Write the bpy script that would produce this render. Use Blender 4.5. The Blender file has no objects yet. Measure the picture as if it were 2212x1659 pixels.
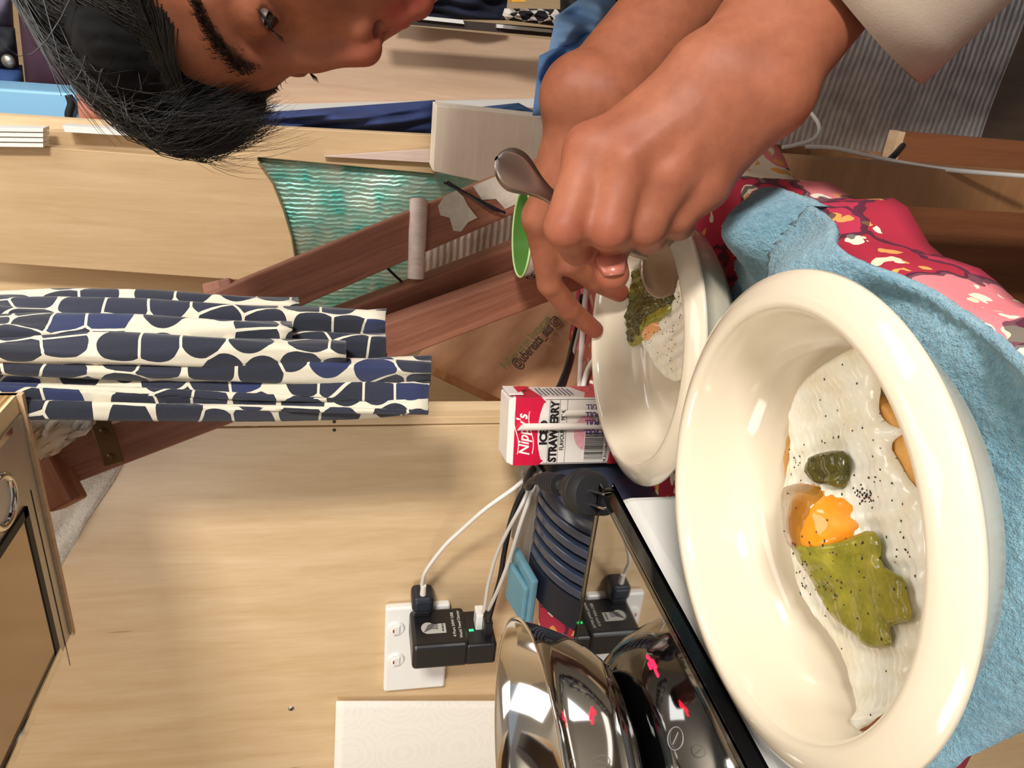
import bpy, bmesh, math, random
import numpy as np
from mathutils import Vector, Matrix

random.seed(7); np.random.seed(7)
scene = bpy.context.scene
COL = scene.collection

# ------------------------------------------------------------------ camera
FPX = 1600.0                      # focal length in pixels of the 2212 x 1659 frame
PITCH, YAW = math.radians(12.0), math.radians(26.0)
CAM = Vector((0.0, 0.0, 1.0))
VF = Vector((-math.sin(YAW) * math.cos(PITCH), math.cos(YAW) * math.cos(PITCH), -math.sin(PITCH)))
VR = Vector((math.cos(YAW), math.sin(YAW), 0.0))
VU = VR.cross(VF)
cd = bpy.data.cameras.new('camera'); cam = bpy.data.objects.new('camera', cd); COL.objects.link(cam)
cd.sensor_fit = 'HORIZONTAL'; cd.sensor_width = 36.0; cd.lens = FPX / 2212.0 * 36.0
cd.clip_start = 0.01; cd.clip_end = 50
m = Matrix((-VU, VR, -VF)).transposed().to_4x4(); m.translation = CAM   # phone held sideways: the picture lies on its side
cam.matrix_world = m
scene.camera = cam

# ------------------------------------------------------------------ world, lights, exposure
w = bpy.data.worlds.new('daylight'); scene.world = w; w.use_nodes = True
bg = w.node_tree.nodes['Background']
bg.inputs[0].default_value = (0.80, 0.89, 1.0, 1); bg.inputs[1].default_value = 0.42

def area(name, loc, target, size, power, color):
    l = bpy.data.lights.new(name, 'AREA'); l.shape = 'RECTANGLE'; l.size, l.size_y = size
    l.energy = power; l.color = color
    o = bpy.data.objects.new(name, l); COL.objects.link(o); o.location = loc
    o.rotation_euler = (Vector(target) - Vector(loc)).to_track_quat('-Z', 'Y').to_euler()
    return o
area('door_light', (1.35, -0.85, 1.5), (-0.45, 0.55, 0.95), (0.20, 0.40), 46, (1.0, 0.96, 0.90))
area('wall_fill_light', (-0.95, -0.75, 1.6), (-0.5, 0.5, 0.95), (0.6, 0.5), 6.5, (1.0, 0.95, 0.88))  # added soft fill that evens out the plywood wall, no real source here
area('roof_light', (-0.15, 0.45, 1.95), (-0.15, 0.40, 0.8), (0.5, 0.6), 3, (1.0, 0.96, 0.92))
area('rear_light', (0.62, 0.80, 1.88), (-0.1, 1.3, 1.0), (0.6, 0.6), 6.5, (0.93, 0.97, 1.0))
vs = scene.view_settings
vs.view_transform = 'Standard'; vs.look = 'None'; vs.exposure = 0.10; vs.gamma = 1.0; vs.use_curve_mapping = False

# ------------------------------------------------------------------ helpers: pixels of the photograph to points
def ray(x, y):
    return VF + VR * ((1659.0 - y - 829.5) / FPX) + VU * ((1106.0 - x) / FPX)
def P(x, y, d): return CAM + ray(x, y) * d
def PZ(x, y, z):
    r = ray(x, y); return CAM + r * ((z - CAM.z) / r.z)
def PY(x, y, Y):
    r = ray(x, y); return CAM + r * (Y / r.y)
def PX(x, y, X):
    r = ray(x, y); return CAM + r * (X / r.x)

# ------------------------------------------------------------------ helpers: materials
def lin(c):
    out = []
    for v in c[:3]:
        v = v / 255.0
        out.append(v / 12.92 if v <= 0.04045 else ((v + 0.055) / 1.055) ** 2.4)
    return (*out, 1.0)
MATS = {}
class NT:
    def __init__(s, name):
        s.m = bpy.data.materials.new(name); s.m.use_nodes = True
        s.t = s.m.node_tree; s.b = s.t.nodes['Principled BSDF']
    def n(s, typ, **kw):
        nd = s.t.nodes.new(typ)
        for k, v in kw.items():
            if k in nd.inputs: nd.inputs[k].default_value = v
            else: setattr(nd, k, v)
        return nd
    def l(s, a, b): s.t.links.new(a, b)
    def coords(s, scale=(1, 1, 1), kind='Object', rot=(0, 0, 0)):
        tc = s.n('ShaderNodeTexCoord'); mp = s.n('ShaderNodeMapping')
        mp.inputs['Scale'].default_value = scale; mp.inputs['Rotation'].default_value = rot
        s.l(tc.outputs[kind], mp.inputs['Vector']); return mp.outputs['Vector']
    def noise(s, vec, scale, detail=4, rough=0.55, dist=0.0):
        nd = s.n('ShaderNodeTexNoise'); nd.inputs['Scale'].default_value = scale
        nd.inputs['Detail'].default_value = detail; nd.inputs['Roughness'].default_value = rough
        nd.inputs['Distortion'].default_value = dist
        s.l(vec, nd.inputs['Vector']); return nd
    def ramp(s, fac, stops, mode='LINEAR'):
        r = s.n('ShaderNodeValToRGB'); r.color_ramp.interpolation = mode
        el = r.color_ramp.elements
        while len(el) < len(stops): el.new(0.5)
        for e, (p, c) in zip(el, stops): e.position = p; e.color = c
        s.l(fac, r.inputs[0]); return r.outputs[0]
    def mix(s, fac, a, b, mode='MIX'):
        x = s.n('ShaderNodeMix'); x.data_type = 'RGBA'; x.blend_type = mode
        for i, v in ((0, fac), (6, a), (7, b)):
            if isinstance(v, (float, int)): x.inputs[i].default_value = v
            elif isinstance(v, tuple): x.inputs[i].default_value = v
            else: s.l(v, x.inputs[i])
        return x.outputs[2]
    def math(s, op, a, b=0.0):
        x = s.n('ShaderNodeMath'); x.operation = op
        for i, v in ((0, a), (1, b)):
            if isinstance(v, (float, int)): x.inputs[i].default_value = v
            else: s.l(v, x.inputs[i])
        return x.outputs[0]
    def bump(s, h, strength, dist=0.001):
        b = s.n('ShaderNodeBump'); b.inputs['Strength'].default_value = strength
        b.inputs['Distance'].default_value = dist
        s.l(h, b.inputs['Height']); s.l(b.outputs[0], s.b.inputs['Normal'])
    def color(s, c): 
        if isinstance(c, tuple): s.b.inputs['Base Color'].default_value = c
        else: s.l(c, s.b.inputs['Base Color'])

def mk(name, c, rough=0.5, metal=0.0, var=0.0, vscale=40, bump=0.0, bscale=300, bdist=0.001, spec=0.5, trans=0.0, ior=1.5, sss=0.0, coat=0.0, sheen=0.0):
    if name in MATS: return MATS[name]
    n = NT(name); n.b.inputs['Roughness'].default_value = rough; n.b.inputs['Metallic'].default_value = metal
    n.b.inputs['Specular IOR Level'].default_value = spec; n.b.inputs['IOR'].default_value = ior
    n.b.inputs['Transmission Weight'].default_value = trans; n.b.inputs['Coat Weight'].default_value = coat
    n.b.inputs['Sheen Weight'].default_value = sheen
    if sss:
        n.b.inputs['Subsurface Weight'].default_value = sss
        n.b.inputs['Subsurface Radius'].default_value = (1.0, 0.45, 0.3); n.b.inputs['Subsurface Scale'].default_value = 0.004
    col = lin(c)
    if var:
        v = n.coords()
        ns = n.noise(v, vscale, 5, 0.6)
        a = tuple(min(1, x * (1 + var)) for x in col[:3]) + (1,); b = tuple(x * (1 - var) for x in col[:3]) + (1,)
        n.color(n.ramp(ns.outputs[0], [(0.3, b), (0.7, a)]))
    else: n.color(col)
    if bump:
        n.bump(n.noise(n.coords(), bscale, 5, 0.6).outputs[0], bump, bdist)
    MATS[name] = n.m; return n.m

def wood(name, dark, light, grain='z', scale=6.0, rough=0.55, fleck=0.0, coat=0.0, streak=14.0):
    if name in MATS: return MATS[name]
    n = NT(name); n.b.inputs['Roughness'].default_value = rough; n.b.inputs['Coat Weight'].default_value = coat
    n.b.inputs['Coat Roughness'].default_value = 0.25
    sc = [streak, streak, streak]; sc['xyz'.index(grain)] = 1.0
    v = n.coords(tuple(sc))
    a = n.noise(v, scale, 6, 0.6, 0.6); b = n.noise(v, scale * 6, 4, 0.6)
    f = n.mix(0.3, a.outputs[0], b.outputs[0])
    c = n.ramp(f, [(0.30, lin(dark)), (0.72, lin(light))])
    big = n.noise(n.coords((2, 2, 2)), 3.0, 2, 0.5)
    c = n.mix(n.math('MULTIPLY', big.outputs[0], 0.28), c, lin(tuple(0.55 * x + 0.45 * y for x, y in zip(dark, light))))
    if fleck:
        sc2 = [140.0, 140.0, 140.0]; sc2['xyz'.index(grain)] = 16.0
        fl = n.noise(n.coords(tuple(sc2)), 1.0, 1, 0.4)
        mask = n.ramp(fl.outputs[0], [(0.80, (0, 0, 0, 1)), (0.84, (fleck, fleck, fleck, 1))])
        c = n.mix(mask, c, lin((120, 86, 48)))
    n.color(c); n.bump(b.outputs[0], 0.15, 0.0006)
    MATS[name] = n.m; return n.m

# ------------------------------------------------------------------ helpers: meshes and objects
def wloc(o):
    v = Vector(o.location)
    while o.parent: o = o.parent; v += Vector(o.location)
    return v
def thing(name, label, cat, loc, group=None, kind=None):
    o = bpy.data.objects.new(name, None); COL.objects.link(o); o.location = loc
    o.empty_display_size = 0.02
    tag(o, label, cat, group, kind); return o
def tag(o, label=None, cat=None, group=None, kind=None):
    if label: o['label'] = label
    if cat: o['category'] = cat
    if group: o['group'] = group
    if kind: o['kind'] = kind
    return o
def link(name, me, mat=None, parent=None, base=None, bevel=0.0, solid=0.0, subsurf=0, segs=2):
    if parent is not None: off = wloc(parent)
    elif base is not None: off = Vector(base)
    else: off = Vector((0, 0, 0))
    if off.length > 0:
        me.transform(Matrix.Translation(-off))
    o = bpy.data.objects.new(name, me); COL.objects.link(o)
    if parent is not None: o.parent = parent
    else: o.location = off
    if mat is not None:
        for mm in (mat if isinstance(mat, (list, tuple)) else [mat]): me.materials.append(mm)
    if subsurf:
        md = o.modifiers.new('sub', 'SUBSURF'); md.levels = subsurf; md.render_levels = subsurf
    if solid:
        md = o.modifiers.new('solid', 'SOLIDIFY'); md.thickness = solid; md.offset = 0
    if bevel:
        md = o.modifiers.new('bevel', 'BEVEL'); md.width = bevel; md.segments = segs; md.limit_method = 'ANGLE'
        md.angle_limit = math.radians(40)
    return o

class MB:
    def __init__(s): s.v, s.f, s.uv, s.mi = [], [], {}, []
    def add(s, vs, fs, mi=0):
        k = len(s.v); s.v += [Vector(v) for v in vs]
        for f in fs: s.f.append([k + i for i in f]); s.mi.append(mi)
        return k
    def obox(s, c, ax, ay, az, mi=0):
        c, ax, ay, az = Vector(c), Vector(ax), Vector(ay), Vector(az)
        vs = [c + ax * i + ay * j + az * k for k in (-1, 1) for j in (-1, 1) for i in (-1, 1)]
        s.add(vs, [(0, 2, 3, 1), (4, 5, 7, 6), (0, 1, 5, 4), (2, 6, 7, 3), (0, 4, 6, 2), (1, 3, 7, 5)], mi); return s
    def box(s, lo, hi, mi=0):
        lo, hi = Vector(lo), Vector(hi); c = (lo + hi) / 2; h = (hi - lo) / 2
        return s.obox(c, (h.x, 0, 0), (0, h.y, 0), (0, 0, h.z), mi)
    def prism(s, pts, off, mi=0):
        pts = [Vector(p) for p in pts]; off = Vector(off); n = len(pts)
        s.add(pts + [p + off for p in pts], [tuple(range(n))[::-1], tuple(range(n, 2 * n))] + [(i, (i + 1) % n, n + (i + 1) % n, n + i) for i in range(n)], mi); return s
    def tube(s, pts, rad, segs=8, mi=0, caps=True):
        pts = [Vector(p) for p in pts]; n = len(pts)
        rad = rad if isinstance(rad, (list, tuple)) else [rad] * n
        prev = None; k0 = len(s.v)
        for i, p in enumerate(pts):
            t = (pts[min(i + 1, n - 1)] - pts[max(i - 1, 0)])
            t = t.normalized() if t.length > 1e-9 else Vector((0, 0, 1))
            if prev is None:
                a = t.orthogonal().normalized()
            else:
                a = (prev - t * prev.dot(t)); a = a.normalized() if a.length > 1e-9 else t.orthogonal().normalized()
            prev = a; b = t.cross(a)
            for j in range(segs):
                th = 2 * math.pi * j / segs
                s.v.append(p + (a * math.cos(th) + b * math.sin(th)) * rad[i])
        for i in range(n - 1):
            for j in range(segs):
                q = (j + 1) % segs
                s.f.append([k0 + i * segs + j, k0 + i * segs + q, k0 + (i + 1) * segs + q, k0 + (i + 1) * segs + j]); s.mi.append(mi)
        if caps:
            s.f.append([k0 + j for j in range(segs)][::-1]); s.mi.append(mi)
            s.f.append([k0 + (n - 1) * segs + j for j in range(segs)]); s.mi.append(mi)
        return s
    def lathe(s, prof, o, ax=(1, 0, 0), ay=(0, 1, 0), az=(0, 0, 1), segs=64, mi=0, closed=False):
        o, ax, ay, az = Vector(o), Vector(ax), Vector(ay), Vector(az); n = len(prof); k0 = len(s.v)
        for (r, z) in prof:
            for j in range(segs):
                th = 2 * math.pi * j / segs
                s.v.append(o + ax * (r * math.cos(th)) + ay * (r * math.sin(th)) + az * z)
        rng = range(n if closed else n - 1)
        for i in rng:
            for j in range(segs):
                q = (j + 1) % segs; i2 = (i + 1) % n
                s.f.append([k0 + i * segs + j, k0 + i * segs + q, k0 + i2 * segs + q, k0 + i2 * segs + j]); s.mi.append(mi)
        return s
    def grid(s, rows, mi=0, wrap=False, uv=None):
        k0 = len(s.v); nr, nc = len(rows), len(rows[0])
        for r in rows: s.v += [Vector(p) for p in r]
        for i in range(nr - 1):
            for j in range(nc if wrap else nc - 1):
                q = (j + 1) % nc
                s.f.append([k0 + i * nc + j, k0 + i * nc + q, k0 + (i + 1) * nc + q, k0 + (i + 1) * nc + j]); s.mi.append(mi)
        if uv is not None:
            for i in range(nr):
                for j in range(nc): s.uv[k0 + i * nc + j] = uv[i][j]
        return s
    def build(s, name, mat, parent=None, base=None, smooth=False, sharp=None, **kw):
        me = bpy.data.meshes.new(name); me.from_pydata([tuple(v) for v in s.v], [], s.f)
        if any(s.mi): me.polygons.foreach_set('material_index', s.mi)
        if s.uv:
            lay = me.uv_layers.new(name='UVMap')
            for lp in me.loops: lay.data[lp.index].uv = s.uv.get(lp.vertex_index, (0, 0))
        bm = bmesh.new(); bm.from_mesh(me); bmesh.ops.remove_doubles(bm, verts=bm.verts, dist=1e-7)
        bmesh.ops.recalc_face_normals(bm, faces=bm.faces); bm.to_mesh(me); bm.free()
        if smooth:
            me.polygons.foreach_set('use_smooth', [True] * len(me.polygons))
            if sharp: me.set_sharp_from_angle(angle=math.radians(sharp))
        me.update()
        return link(name, me, mat, parent, base, **kw)

def spline(pts, n=40):
    pts = [Vector(p) for p in pts]; out = []
    q = [pts[0] * 2 - pts[1]] + pts + [pts[-1] * 2 - pts[-2]]
    per = max(2, n // (len(pts) - 1))
    for i in range(1, len(q) - 2):
        for k in range(per):
            t = k / per; a, b, c, d = q[i - 1], q[i], q[i + 1], q[i + 2]
            out.append(0.5 * ((2 * b) + (c - a) * t + (2 * a - 5 * b + 4 * c - d) * t * t + (3 * b - a - 3 * c + d) * t ** 3))
    out.append(pts[-1]); return out

def text(s, size, o, xd, yd, mat, parent, name, bold=0.0, shear=0.0, ext=0.00015, width=None, align='LEFT'):
    cu = bpy.data.curves.new('tmp', 'FONT'); cu.body = s; cu.size = size; cu.offset = bold; cu.shear = shear
    cu.extrude = ext; cu.resolution_u = 3; cu.align_x = align
    ob = bpy.data.objects.new('tmp', cu); COL.objects.link(ob)
    dg = bpy.context.evaluated_depsgraph_get()
    me = bpy.data.meshes.new_from_object(ob.evaluated_get(dg)); bpy.data.objects.remove(ob); bpy.data.curves.remove(cu)
    me.materials.clear()
    if width:
        xs = [v.co.x for v in me.vertices]; k = width / max(1e-6, max(xs) - min(xs))
        me.transform(Matrix.Diagonal((k, 1, 1, 1)))
    x = Vector(xd).normalized(); y = Vector(yd).normalized(); z = x.cross(y)
    M = Matrix((x, y, z)).transposed().to_4x4(); M.translation = Vector(o)
    me.transform(M); me.name = name
    return link(name, me, mat, parent)

def smoothstep(a, b, x):
    t = np.clip((x - a) / (b - a), 0, 1); return t * t * (3 - 2 * t)
# ------------------------------------------------------------------ materials of the place
M_PLY = wood('plywood wall', (200, 164, 118), (228, 202, 162), 'z', 5, 0.40, fleck=0.5, coat=0.25, streak=9)
M_PLY2 = wood('plywood pale', (216, 184, 138), (238, 214, 174), 'z', 5, 0.5, fleck=0.3)
M_TAN = wood('plywood tan', (186, 154, 112), (210, 182, 142), 'z', 6, 0.6, fleck=0.3)
M_PINK = wood('pinkish plywood', (206, 168, 138), (228, 196, 166), 'z', 4, 0.5)
M_WHITEWOOD = wood('bleached plywood', (232, 212, 186), (250, 238, 220), 'x', 4, 0.5)
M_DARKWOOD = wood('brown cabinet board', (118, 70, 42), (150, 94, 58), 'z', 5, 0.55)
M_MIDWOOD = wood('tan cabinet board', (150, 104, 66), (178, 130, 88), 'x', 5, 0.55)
M_EDGE = wood('raw plywood edge', (200, 160, 116), (232, 204, 170), 'y', 9, 0.7)
M_LADDER = wood('ladder timber', (112, 66, 48), (174, 116, 90), 'z', 7, 0.6, streak=18)
M_RUNG = wood('worn pale timber', (190, 164, 150), (226, 208, 196), 'z', 9, 0.7)
M_WHITE = mk('white plastic', (238, 236, 230), 0.3)
M_CERAM = mk('cream glazed ceramic', (224, 211, 188), 0.12, spec=0.5, coat=0.3)
M_BLACK = mk('black plastic', (24, 24, 27), 0.35)
M_BLACKM = mk('matt black rubber', (32, 32, 35), 0.6)
M_NAVYPL = mk('dark blue black plastic', (22, 28, 42), 0.4)
M_STEEL = mk('brushed stainless steel', (186, 180, 170), 0.42, 0.7, var=0.05)
M_CHROME = mk('polished steel', (214, 210, 204), 0.07, 1.0)
M_CABLEW = mk('white cable', (226, 220, 212), 0.45)
M_CABLEG = mk('grey white cable', (196, 190, 182), 0.45)
M_SCREW = mk('zinc screw', (190, 190, 190), 0.3, 1.0)

def m_ply_edge():
    n = NT('plywood laminations'); n.b.inputs['Roughness'].default_value = 0.6
    v = n.coords((3, 3, 330)); ns = n.noise(v, 1.0, 2, 0.5)
    n.color(n.ramp(ns.outputs[0], [(0.40, lin((150, 108, 60))), (0.5, lin((226, 190, 136))), (0.62, lin((240, 214, 166)))])); return n.m
M_LAM = m_ply_edge()

def m_pebble():
    n = NT('navy pebble print cotton'); n.b.inputs['Roughness'].default_value = 0.85; n.b.inputs['Sheen Weight'].default_value = 0.3
    v = n.coords((54, 37, 1), 'UV')
    a = n.n('ShaderNodeTexVoronoi', voronoi_dimensions='2D', feature='DISTANCE_TO_EDGE'); a.inputs['Scale'].default_value = 1; a.inputs['Randomness'].default_value = 0.6
    b = n.n('ShaderNodeTexVoronoi', voronoi_dimensions='2D', feature='F1'); b.inputs['Scale'].default_value = 1; b.inputs['Randomness'].default_value = 0.6
    n.l(v, a.inputs['Vector']); n.l(v, b.inputs['Vector'])
    e = n.math('GREATER_THAN', a.outputs['Distance'], 0.03); f = n.math('LESS_THAN', b.outputs['Distance'], 0.52)
    mask = n.math('MULTIPLY', e, f)
    navy = n.ramp(b.outputs['Color'], [(0.0, lin((20, 23, 36))), (0.55, lin((27, 31, 48))), (0.78, lin((28, 40, 84)))], 'CONSTANT')
    fz = n.noise(n.coords((1, 1, 1), 'UV'), 900, 3, 0.7)
    navy = n.mix(n.math('MULTIPLY', fz.outputs[0], 0.22), navy, lin((80, 86, 110)))
    n.color(n.mix(mask, lin((224, 214, 192)), navy)); n.bump(fz.outputs[0], 0.35, 0.0008)
    return n.m
M_PEBBLE = m_pebble()

def m_floral():
    n = NT('red floral cotton'); n.b.inputs['Roughness'].default_value = 0.8
    c0 = n.coords((1, 1, 1)); ds = n.noise(c0, 22, 3, 0.6)
    vm = n.n('ShaderNodeVectorMath'); vm.operation = 'SCALE'; n.l(ds.outputs['Color'], vm.inputs[0]); vm.inputs['Scale'].default_value = 0.045
    va = n.n('ShaderNodeVectorMath'); va.operation = 'ADD'; n.l(c0, va.inputs[0]); n.l(vm.outputs[0], va.inputs[1])
    def vor(scale, feat='F1'):
        x = n.n('ShaderNodeTexVoronoi', feature=feat); x.inputs['Scale'].default_value = scale; n.l(va.outputs[0], x.inputs['Vector']); return x
    big = vor(17); edge = vor(17, 'DISTANCE_TO_EDGE'); sm = vor(70)
    base = n.ramp(big.outputs['Color'], [(0, lin((178, 38, 62))), (0.5, lin((196, 52, 82))), (0.68, lin((236, 132, 138))), (0.78, lin((240, 226, 200))), (0.9, lin((40, 40, 62)))], 'CONSTANT')
    pet = n.math('MULTIPLY', n.math('LESS_THAN', sm.outputs['Distance'], 0.34), n.math('GREATER_THAN', ds.outputs[0], 0.50))
    pcol = n.ramp(sm.outputs['Color'], [(0, lin((244, 234, 210))), (0.55, lin((240, 170, 90))), (0.75, lin((246, 226, 190)))], 'CONSTANT')
    c = n.mix(pet, base, pcol)
    dark = n.math('MULTIPLY', n.math('LESS_THAN', edge.outputs['Distance'], 0.035), n.math('GREATER_THAN', big.outputs['Distance'], 0.3))
    n.color(n.mix(n.math('MULTIPLY', dark, 0.8), c, lin((44, 34, 54))))
    n.bump(n.noise(n.coords(), 900, 2, 0.5).outputs[0], 0.2, 0.0004)
    return n.m
M_FLORAL = m_floral()

def m_terry(name, a, b):
    n = NT(name); n.b.inputs['Roughness'].default_value = 0.95; n.b.inputs['Sheen Weight'].default_value = 0.4
    ns = n.noise(n.coords(), 330, 4, 0.75); big = n.noise(n.coords(), 30, 3, 0.6)
    f = n.mix(0.4, ns.outputs[0], big.outputs[0])
    n.color(n.ramp(f, [(0.32, lin(a)), (0.66, lin(b))])); n.bump(ns.outputs[0], 1.0, 0.004); return n.m
M_TOWEL = m_terry('blue terry cloth', (92, 146, 172), (150, 196, 212))
M_TERRY = m_terry('cream terry cloth', (232, 222, 204), (252, 246, 234))

def m_foil(name, c, tint2=None, rough=0.22, dr='Z', st=(30, 1, 260), ws=34, bs=0.55):
    n = NT(name); n.b.inputs['Roughness'].default_value = rough; n.b.inputs['Metallic'].default_value = 0.65
    wv = n.n('ShaderNodeTexWave'); wv.inputs['Scale'].default_value = ws; wv.inputs['Distortion'].default_value = 1.6 if ws < 40 else 5; wv.inputs['Detail'].default_value = 2
    wv.bands_direction = dr; n.l(n.coords(), wv.inputs['Vector'])
    ns = n.noise(n.coords(st), 3, 3, 0.6); cr = n.noise(n.coords(), 26, 4, 0.6)
    h = n.mix(0.5, wv.outputs[0], ns.outputs[0])
    if tint2: n.color(n.ramp(cr.outputs[0], [(0.35, lin(c)), (0.65, lin(tint2))]))
    else: n.color(lin(c))
    n.bump(h, bs, 0.003); return n.m
M_FOIL = m_foil('silver bubble foil', (226, 216, 208), (190, 180, 176), 0.42)
M_TEAL = m_foil('teal-reflection foil', (92, 186, 172), (196, 216, 196), 0.36, 'X', (120, 1, 10), 52, 0.32)  # teal reflection of a green mat is put into the foil colour

def m_paper():
    n = NT('embossed kitchen paper'); n.b.inputs['Roughness'].default_value = 0.9; n.color(lin((238, 232, 220)))
    v = n.coords((1, 1, 1)); vo = n.n('ShaderNodeTexVoronoi', feature='F1'); vo.inputs['Scale'].default_value = 16; n.l(v, vo.inputs['Vector']); vo.inputs['Randomness'].default_value = 0.2
    rings = n.math('SINE', n.math('MULTIPLY', vo.outputs['Distance'], 60.0))
    d = n.n('ShaderNodeTexVoronoi', feature='F1'); d.inputs['Scale'].default_value = 330; n.l(v, d.inputs['Vector']); d.inputs['Randomness'].default_value = 0.3
    n.bump(n.math('MULTIPLY', n.math('GREATER_THAN', rings, 0.1), n.math('LESS_THAN', d.outputs['Distance'], 0.45)), 1.0, 0.0016); return n.m
M_PAPER = m_paper()
M_KRAFT = mk('brown kraft paper', (204, 152, 112), 0.75, var=0.08, vscale=18, bump=0.25, bscale=60, bdist=0.003)

# ------------------------------------------------------------------ the setting
TZ = 0.755                                  # table height
WY = 0.584                                  # plywood bulkhead behind the table
b = MB().box((-2.2, -2.0, -0.05), (2.2, 2.6, 0.0)); tag(b.build('floor', wood('floor boards', (58, 44, 34), (80, 62, 48), 'y', 5)), kind='structure')
seam = PY(760, 920, WY).x; WX = PY(760, 902, WY).x
wall = MB().box((-2.0, WY + 0.012, 0.0), (WX, WY + 0.03, 2.0)).build('wall_back', M_PLY2); tag(wall, kind='structure')
for x0, x1 in ((-2.0, -1.222), (-1.2205, seam - 0.0006), (seam + 0.0006, WX)):
    MB().box((x0, WY, 0.0), (x1, WY + 0.013, 2.0)).build('panel', M_PLY, wall, bevel=0.0008)
tag(MB().box((-2.04, -2.0, 0.0), (-2.0, 2.6, 2.0)).build('wall_left', M_PLY2), kind='structure')
tag(MB().box((-2.0, -2.0, 2.0), (2.2, 2.6, 2.04)).build('ceiling', mk('pale ceiling lining', (214, 206, 192), 0.8)), kind='structure')
tag(MB().box((-2.0, 2.3, 0.0), (2.2, 2.34, 2.0)).build('wall_far', M_TAN), kind='structure')
RY = 1.05
rear = MB().box((-0.75, RY, 0.0), (PY(500, 282, RY).x, RY + 0.02, 2.0)).build('wall_rear', M_PLY2); tag(rear, kind='structure')

# table and cloth
def xe(Y): return -0.080 + (Y - 0.45) * 0.09
def hump(x, y): return 0.052 * float(smoothstep(0.545, 0.572, np.float64(y)) * (1 - smoothstep(WX - 0.03, WX, np.float64(x))))
t = thing('table', 'wooden table hidden under the red floral cloth', 'table', (-0.33, 0.4, 0))
MB().prism([(-0.64, 0.185, TZ - 0.02), (xe(0.185) - 0.004, 0.185, TZ - 0.02), (xe(0.755) - 0.004, 0.755, TZ - 0.02), (WX + 0.006, 0.755, TZ - 0.02), (WX + 0.006, 0.575, TZ - 0.02), (-0.64, 0.575, TZ - 0.02)], (0, 0, 0.02)).build('tabletop', M_MIDWOOD, t)
for lx, ly in ((-0.61, 0.20), (-0.15, 0.20), (-0.61, 0.54), (-0.11, 0.72)):
    MB().box((lx - 0.02, ly - 0.02, 0), (lx + 0.02, ly + 0.02, TZ - 0.02)).build('leg', M_MIDWOOD, t)
rows = []
ys = list(np.linspace(0.185, 0.54, 30)) + list(np.linspace(0.546, 0.576, 12)) + list(np.linspace(0.60, 0.757, 12))
for y in ys:
    r = []
    right = xe(y); left = -0.64 if y <= 0.577 else WX + 0.005
    for k in range(60):
        x = left + (right - left) * k / 59
        r.append((x, y, TZ + 0.003 + hump(x, y) + 0.0012 * math.sin(x * 90 + y * 30)))
    wv = 0.003 * math.sin(y * 38) + 0.002 * math.sin(y * 91)
    for dx, dz in ((0.005, -0.001), (0.009, -0.006), (0.011 + wv * 0.4, -0.014), (0.012 + wv, -0.026), (0.013 + wv * 1.6, -0.040), (0.013 + wv * 2, -0.052)):
        r.append((right + dx, y, TZ + 0.003 + dz))
    rows.append(r)
for dy, dz in ((-0.002, -0.003), (-0.003, -0.010), (-0.003, -0.03)):
    rows.insert(0, [(p[0], 0.185 + dy, min(p[2], TZ + 0.003 + dz)) for p in rows[0]])
o = MB().grid(rows).build('tablecloth', M_FLORAL, base=(-0.33, 0.4, TZ), smooth=True, solid=0.0012)
tag(o, 'red floral tablecloth with cream, orange and navy flowers', 'tablecloth')

# blue towel on the table: bunched under the near bowl, one corner turned up beside the hand
B1 = Vector((-0.1695, 0.2235, 0.785)); B2 = Vector((-0.190, 0.456, 0.760))
def towel_z(x, y):
    d1 = math.hypot(x - B1.x, y - B1.y)
    z = TZ + 0.0085 + (B1.z - TZ - 0.0115) * float(1 - smoothstep(0.075, 0.135, np.float64(d1)) * (1 if x < -0.12 or y > 0.34 else 0.35))
    z += 0.0022 * math.sin(x * 62 + y * 40 + 2 * math.sin(y * 25)) * min(1, max(0, (d1 - 0.06) / 0.04))
    if x > -0.115: z += 0.006 * float(smoothstep(-0.115, -0.085, np.float64(x)))
    sidef = float(smoothstep(-0.17, -0.12, np.float64(x)) * 0.9 + smoothstep(0.20, 0.16, np.float64(y)) * 0.6)
    z += 0.020 * min(1.0, sidef) * math.exp(-((d1 - 0.110) / 0.022) ** 2) * float(smoothstep(0.085, 0.100, np.float64(d1)))
    c = math.hypot(x + 0.085, y - 0.372)
    z += 0.032 * math.exp(-(c / 0.026) ** 2)
    d2 = math.hypot(x - B2.x, y - B2.y)
    if d2 < 0.075: z = min(z, B2.z - 0.002)
    elif d2 < 0.12: z = min(z, B2.z - 0.002 + (d2 - 0.075) * 1.1)
    return z
rows = []
for i in range(96):
    v = i / 95; r = []
    for j in range(80):
        uu = j / 79
        y0 = 0.140 + 0.026 * (1 - uu) ** 3 + 0.004 * math.sin(uu * 9); y1 = 0.445 - 0.055 * uu ** 2 + 0.004 * math.sin(uu * 11)
        y = y0 + (y1 - y0) * v
        right = xe(y) + 0.024 - 0.016 * float(smoothstep(0.36, 0.42, np.float64(y)))
        left = -0.272
        x = left + (right - left) * uu
        z = towel_z(x, y) + random.uniform(-0.0008, 0.0008)
        over = x - (xe(y) - 0.002)
        if over > 0: z -= over * 0.30
        z -= 0.022 * (1 - v) ** 14
        r.append((x, y, z))
    rows.append(r)
o = MB().grid(rows).build('hand_towel', M_TOWEL, base=(-0.17, 0.28, TZ), smooth=True, solid=0.004)
tag(o, 'light blue terry towel bunched on the table under the near bowl', 'towel')
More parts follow.
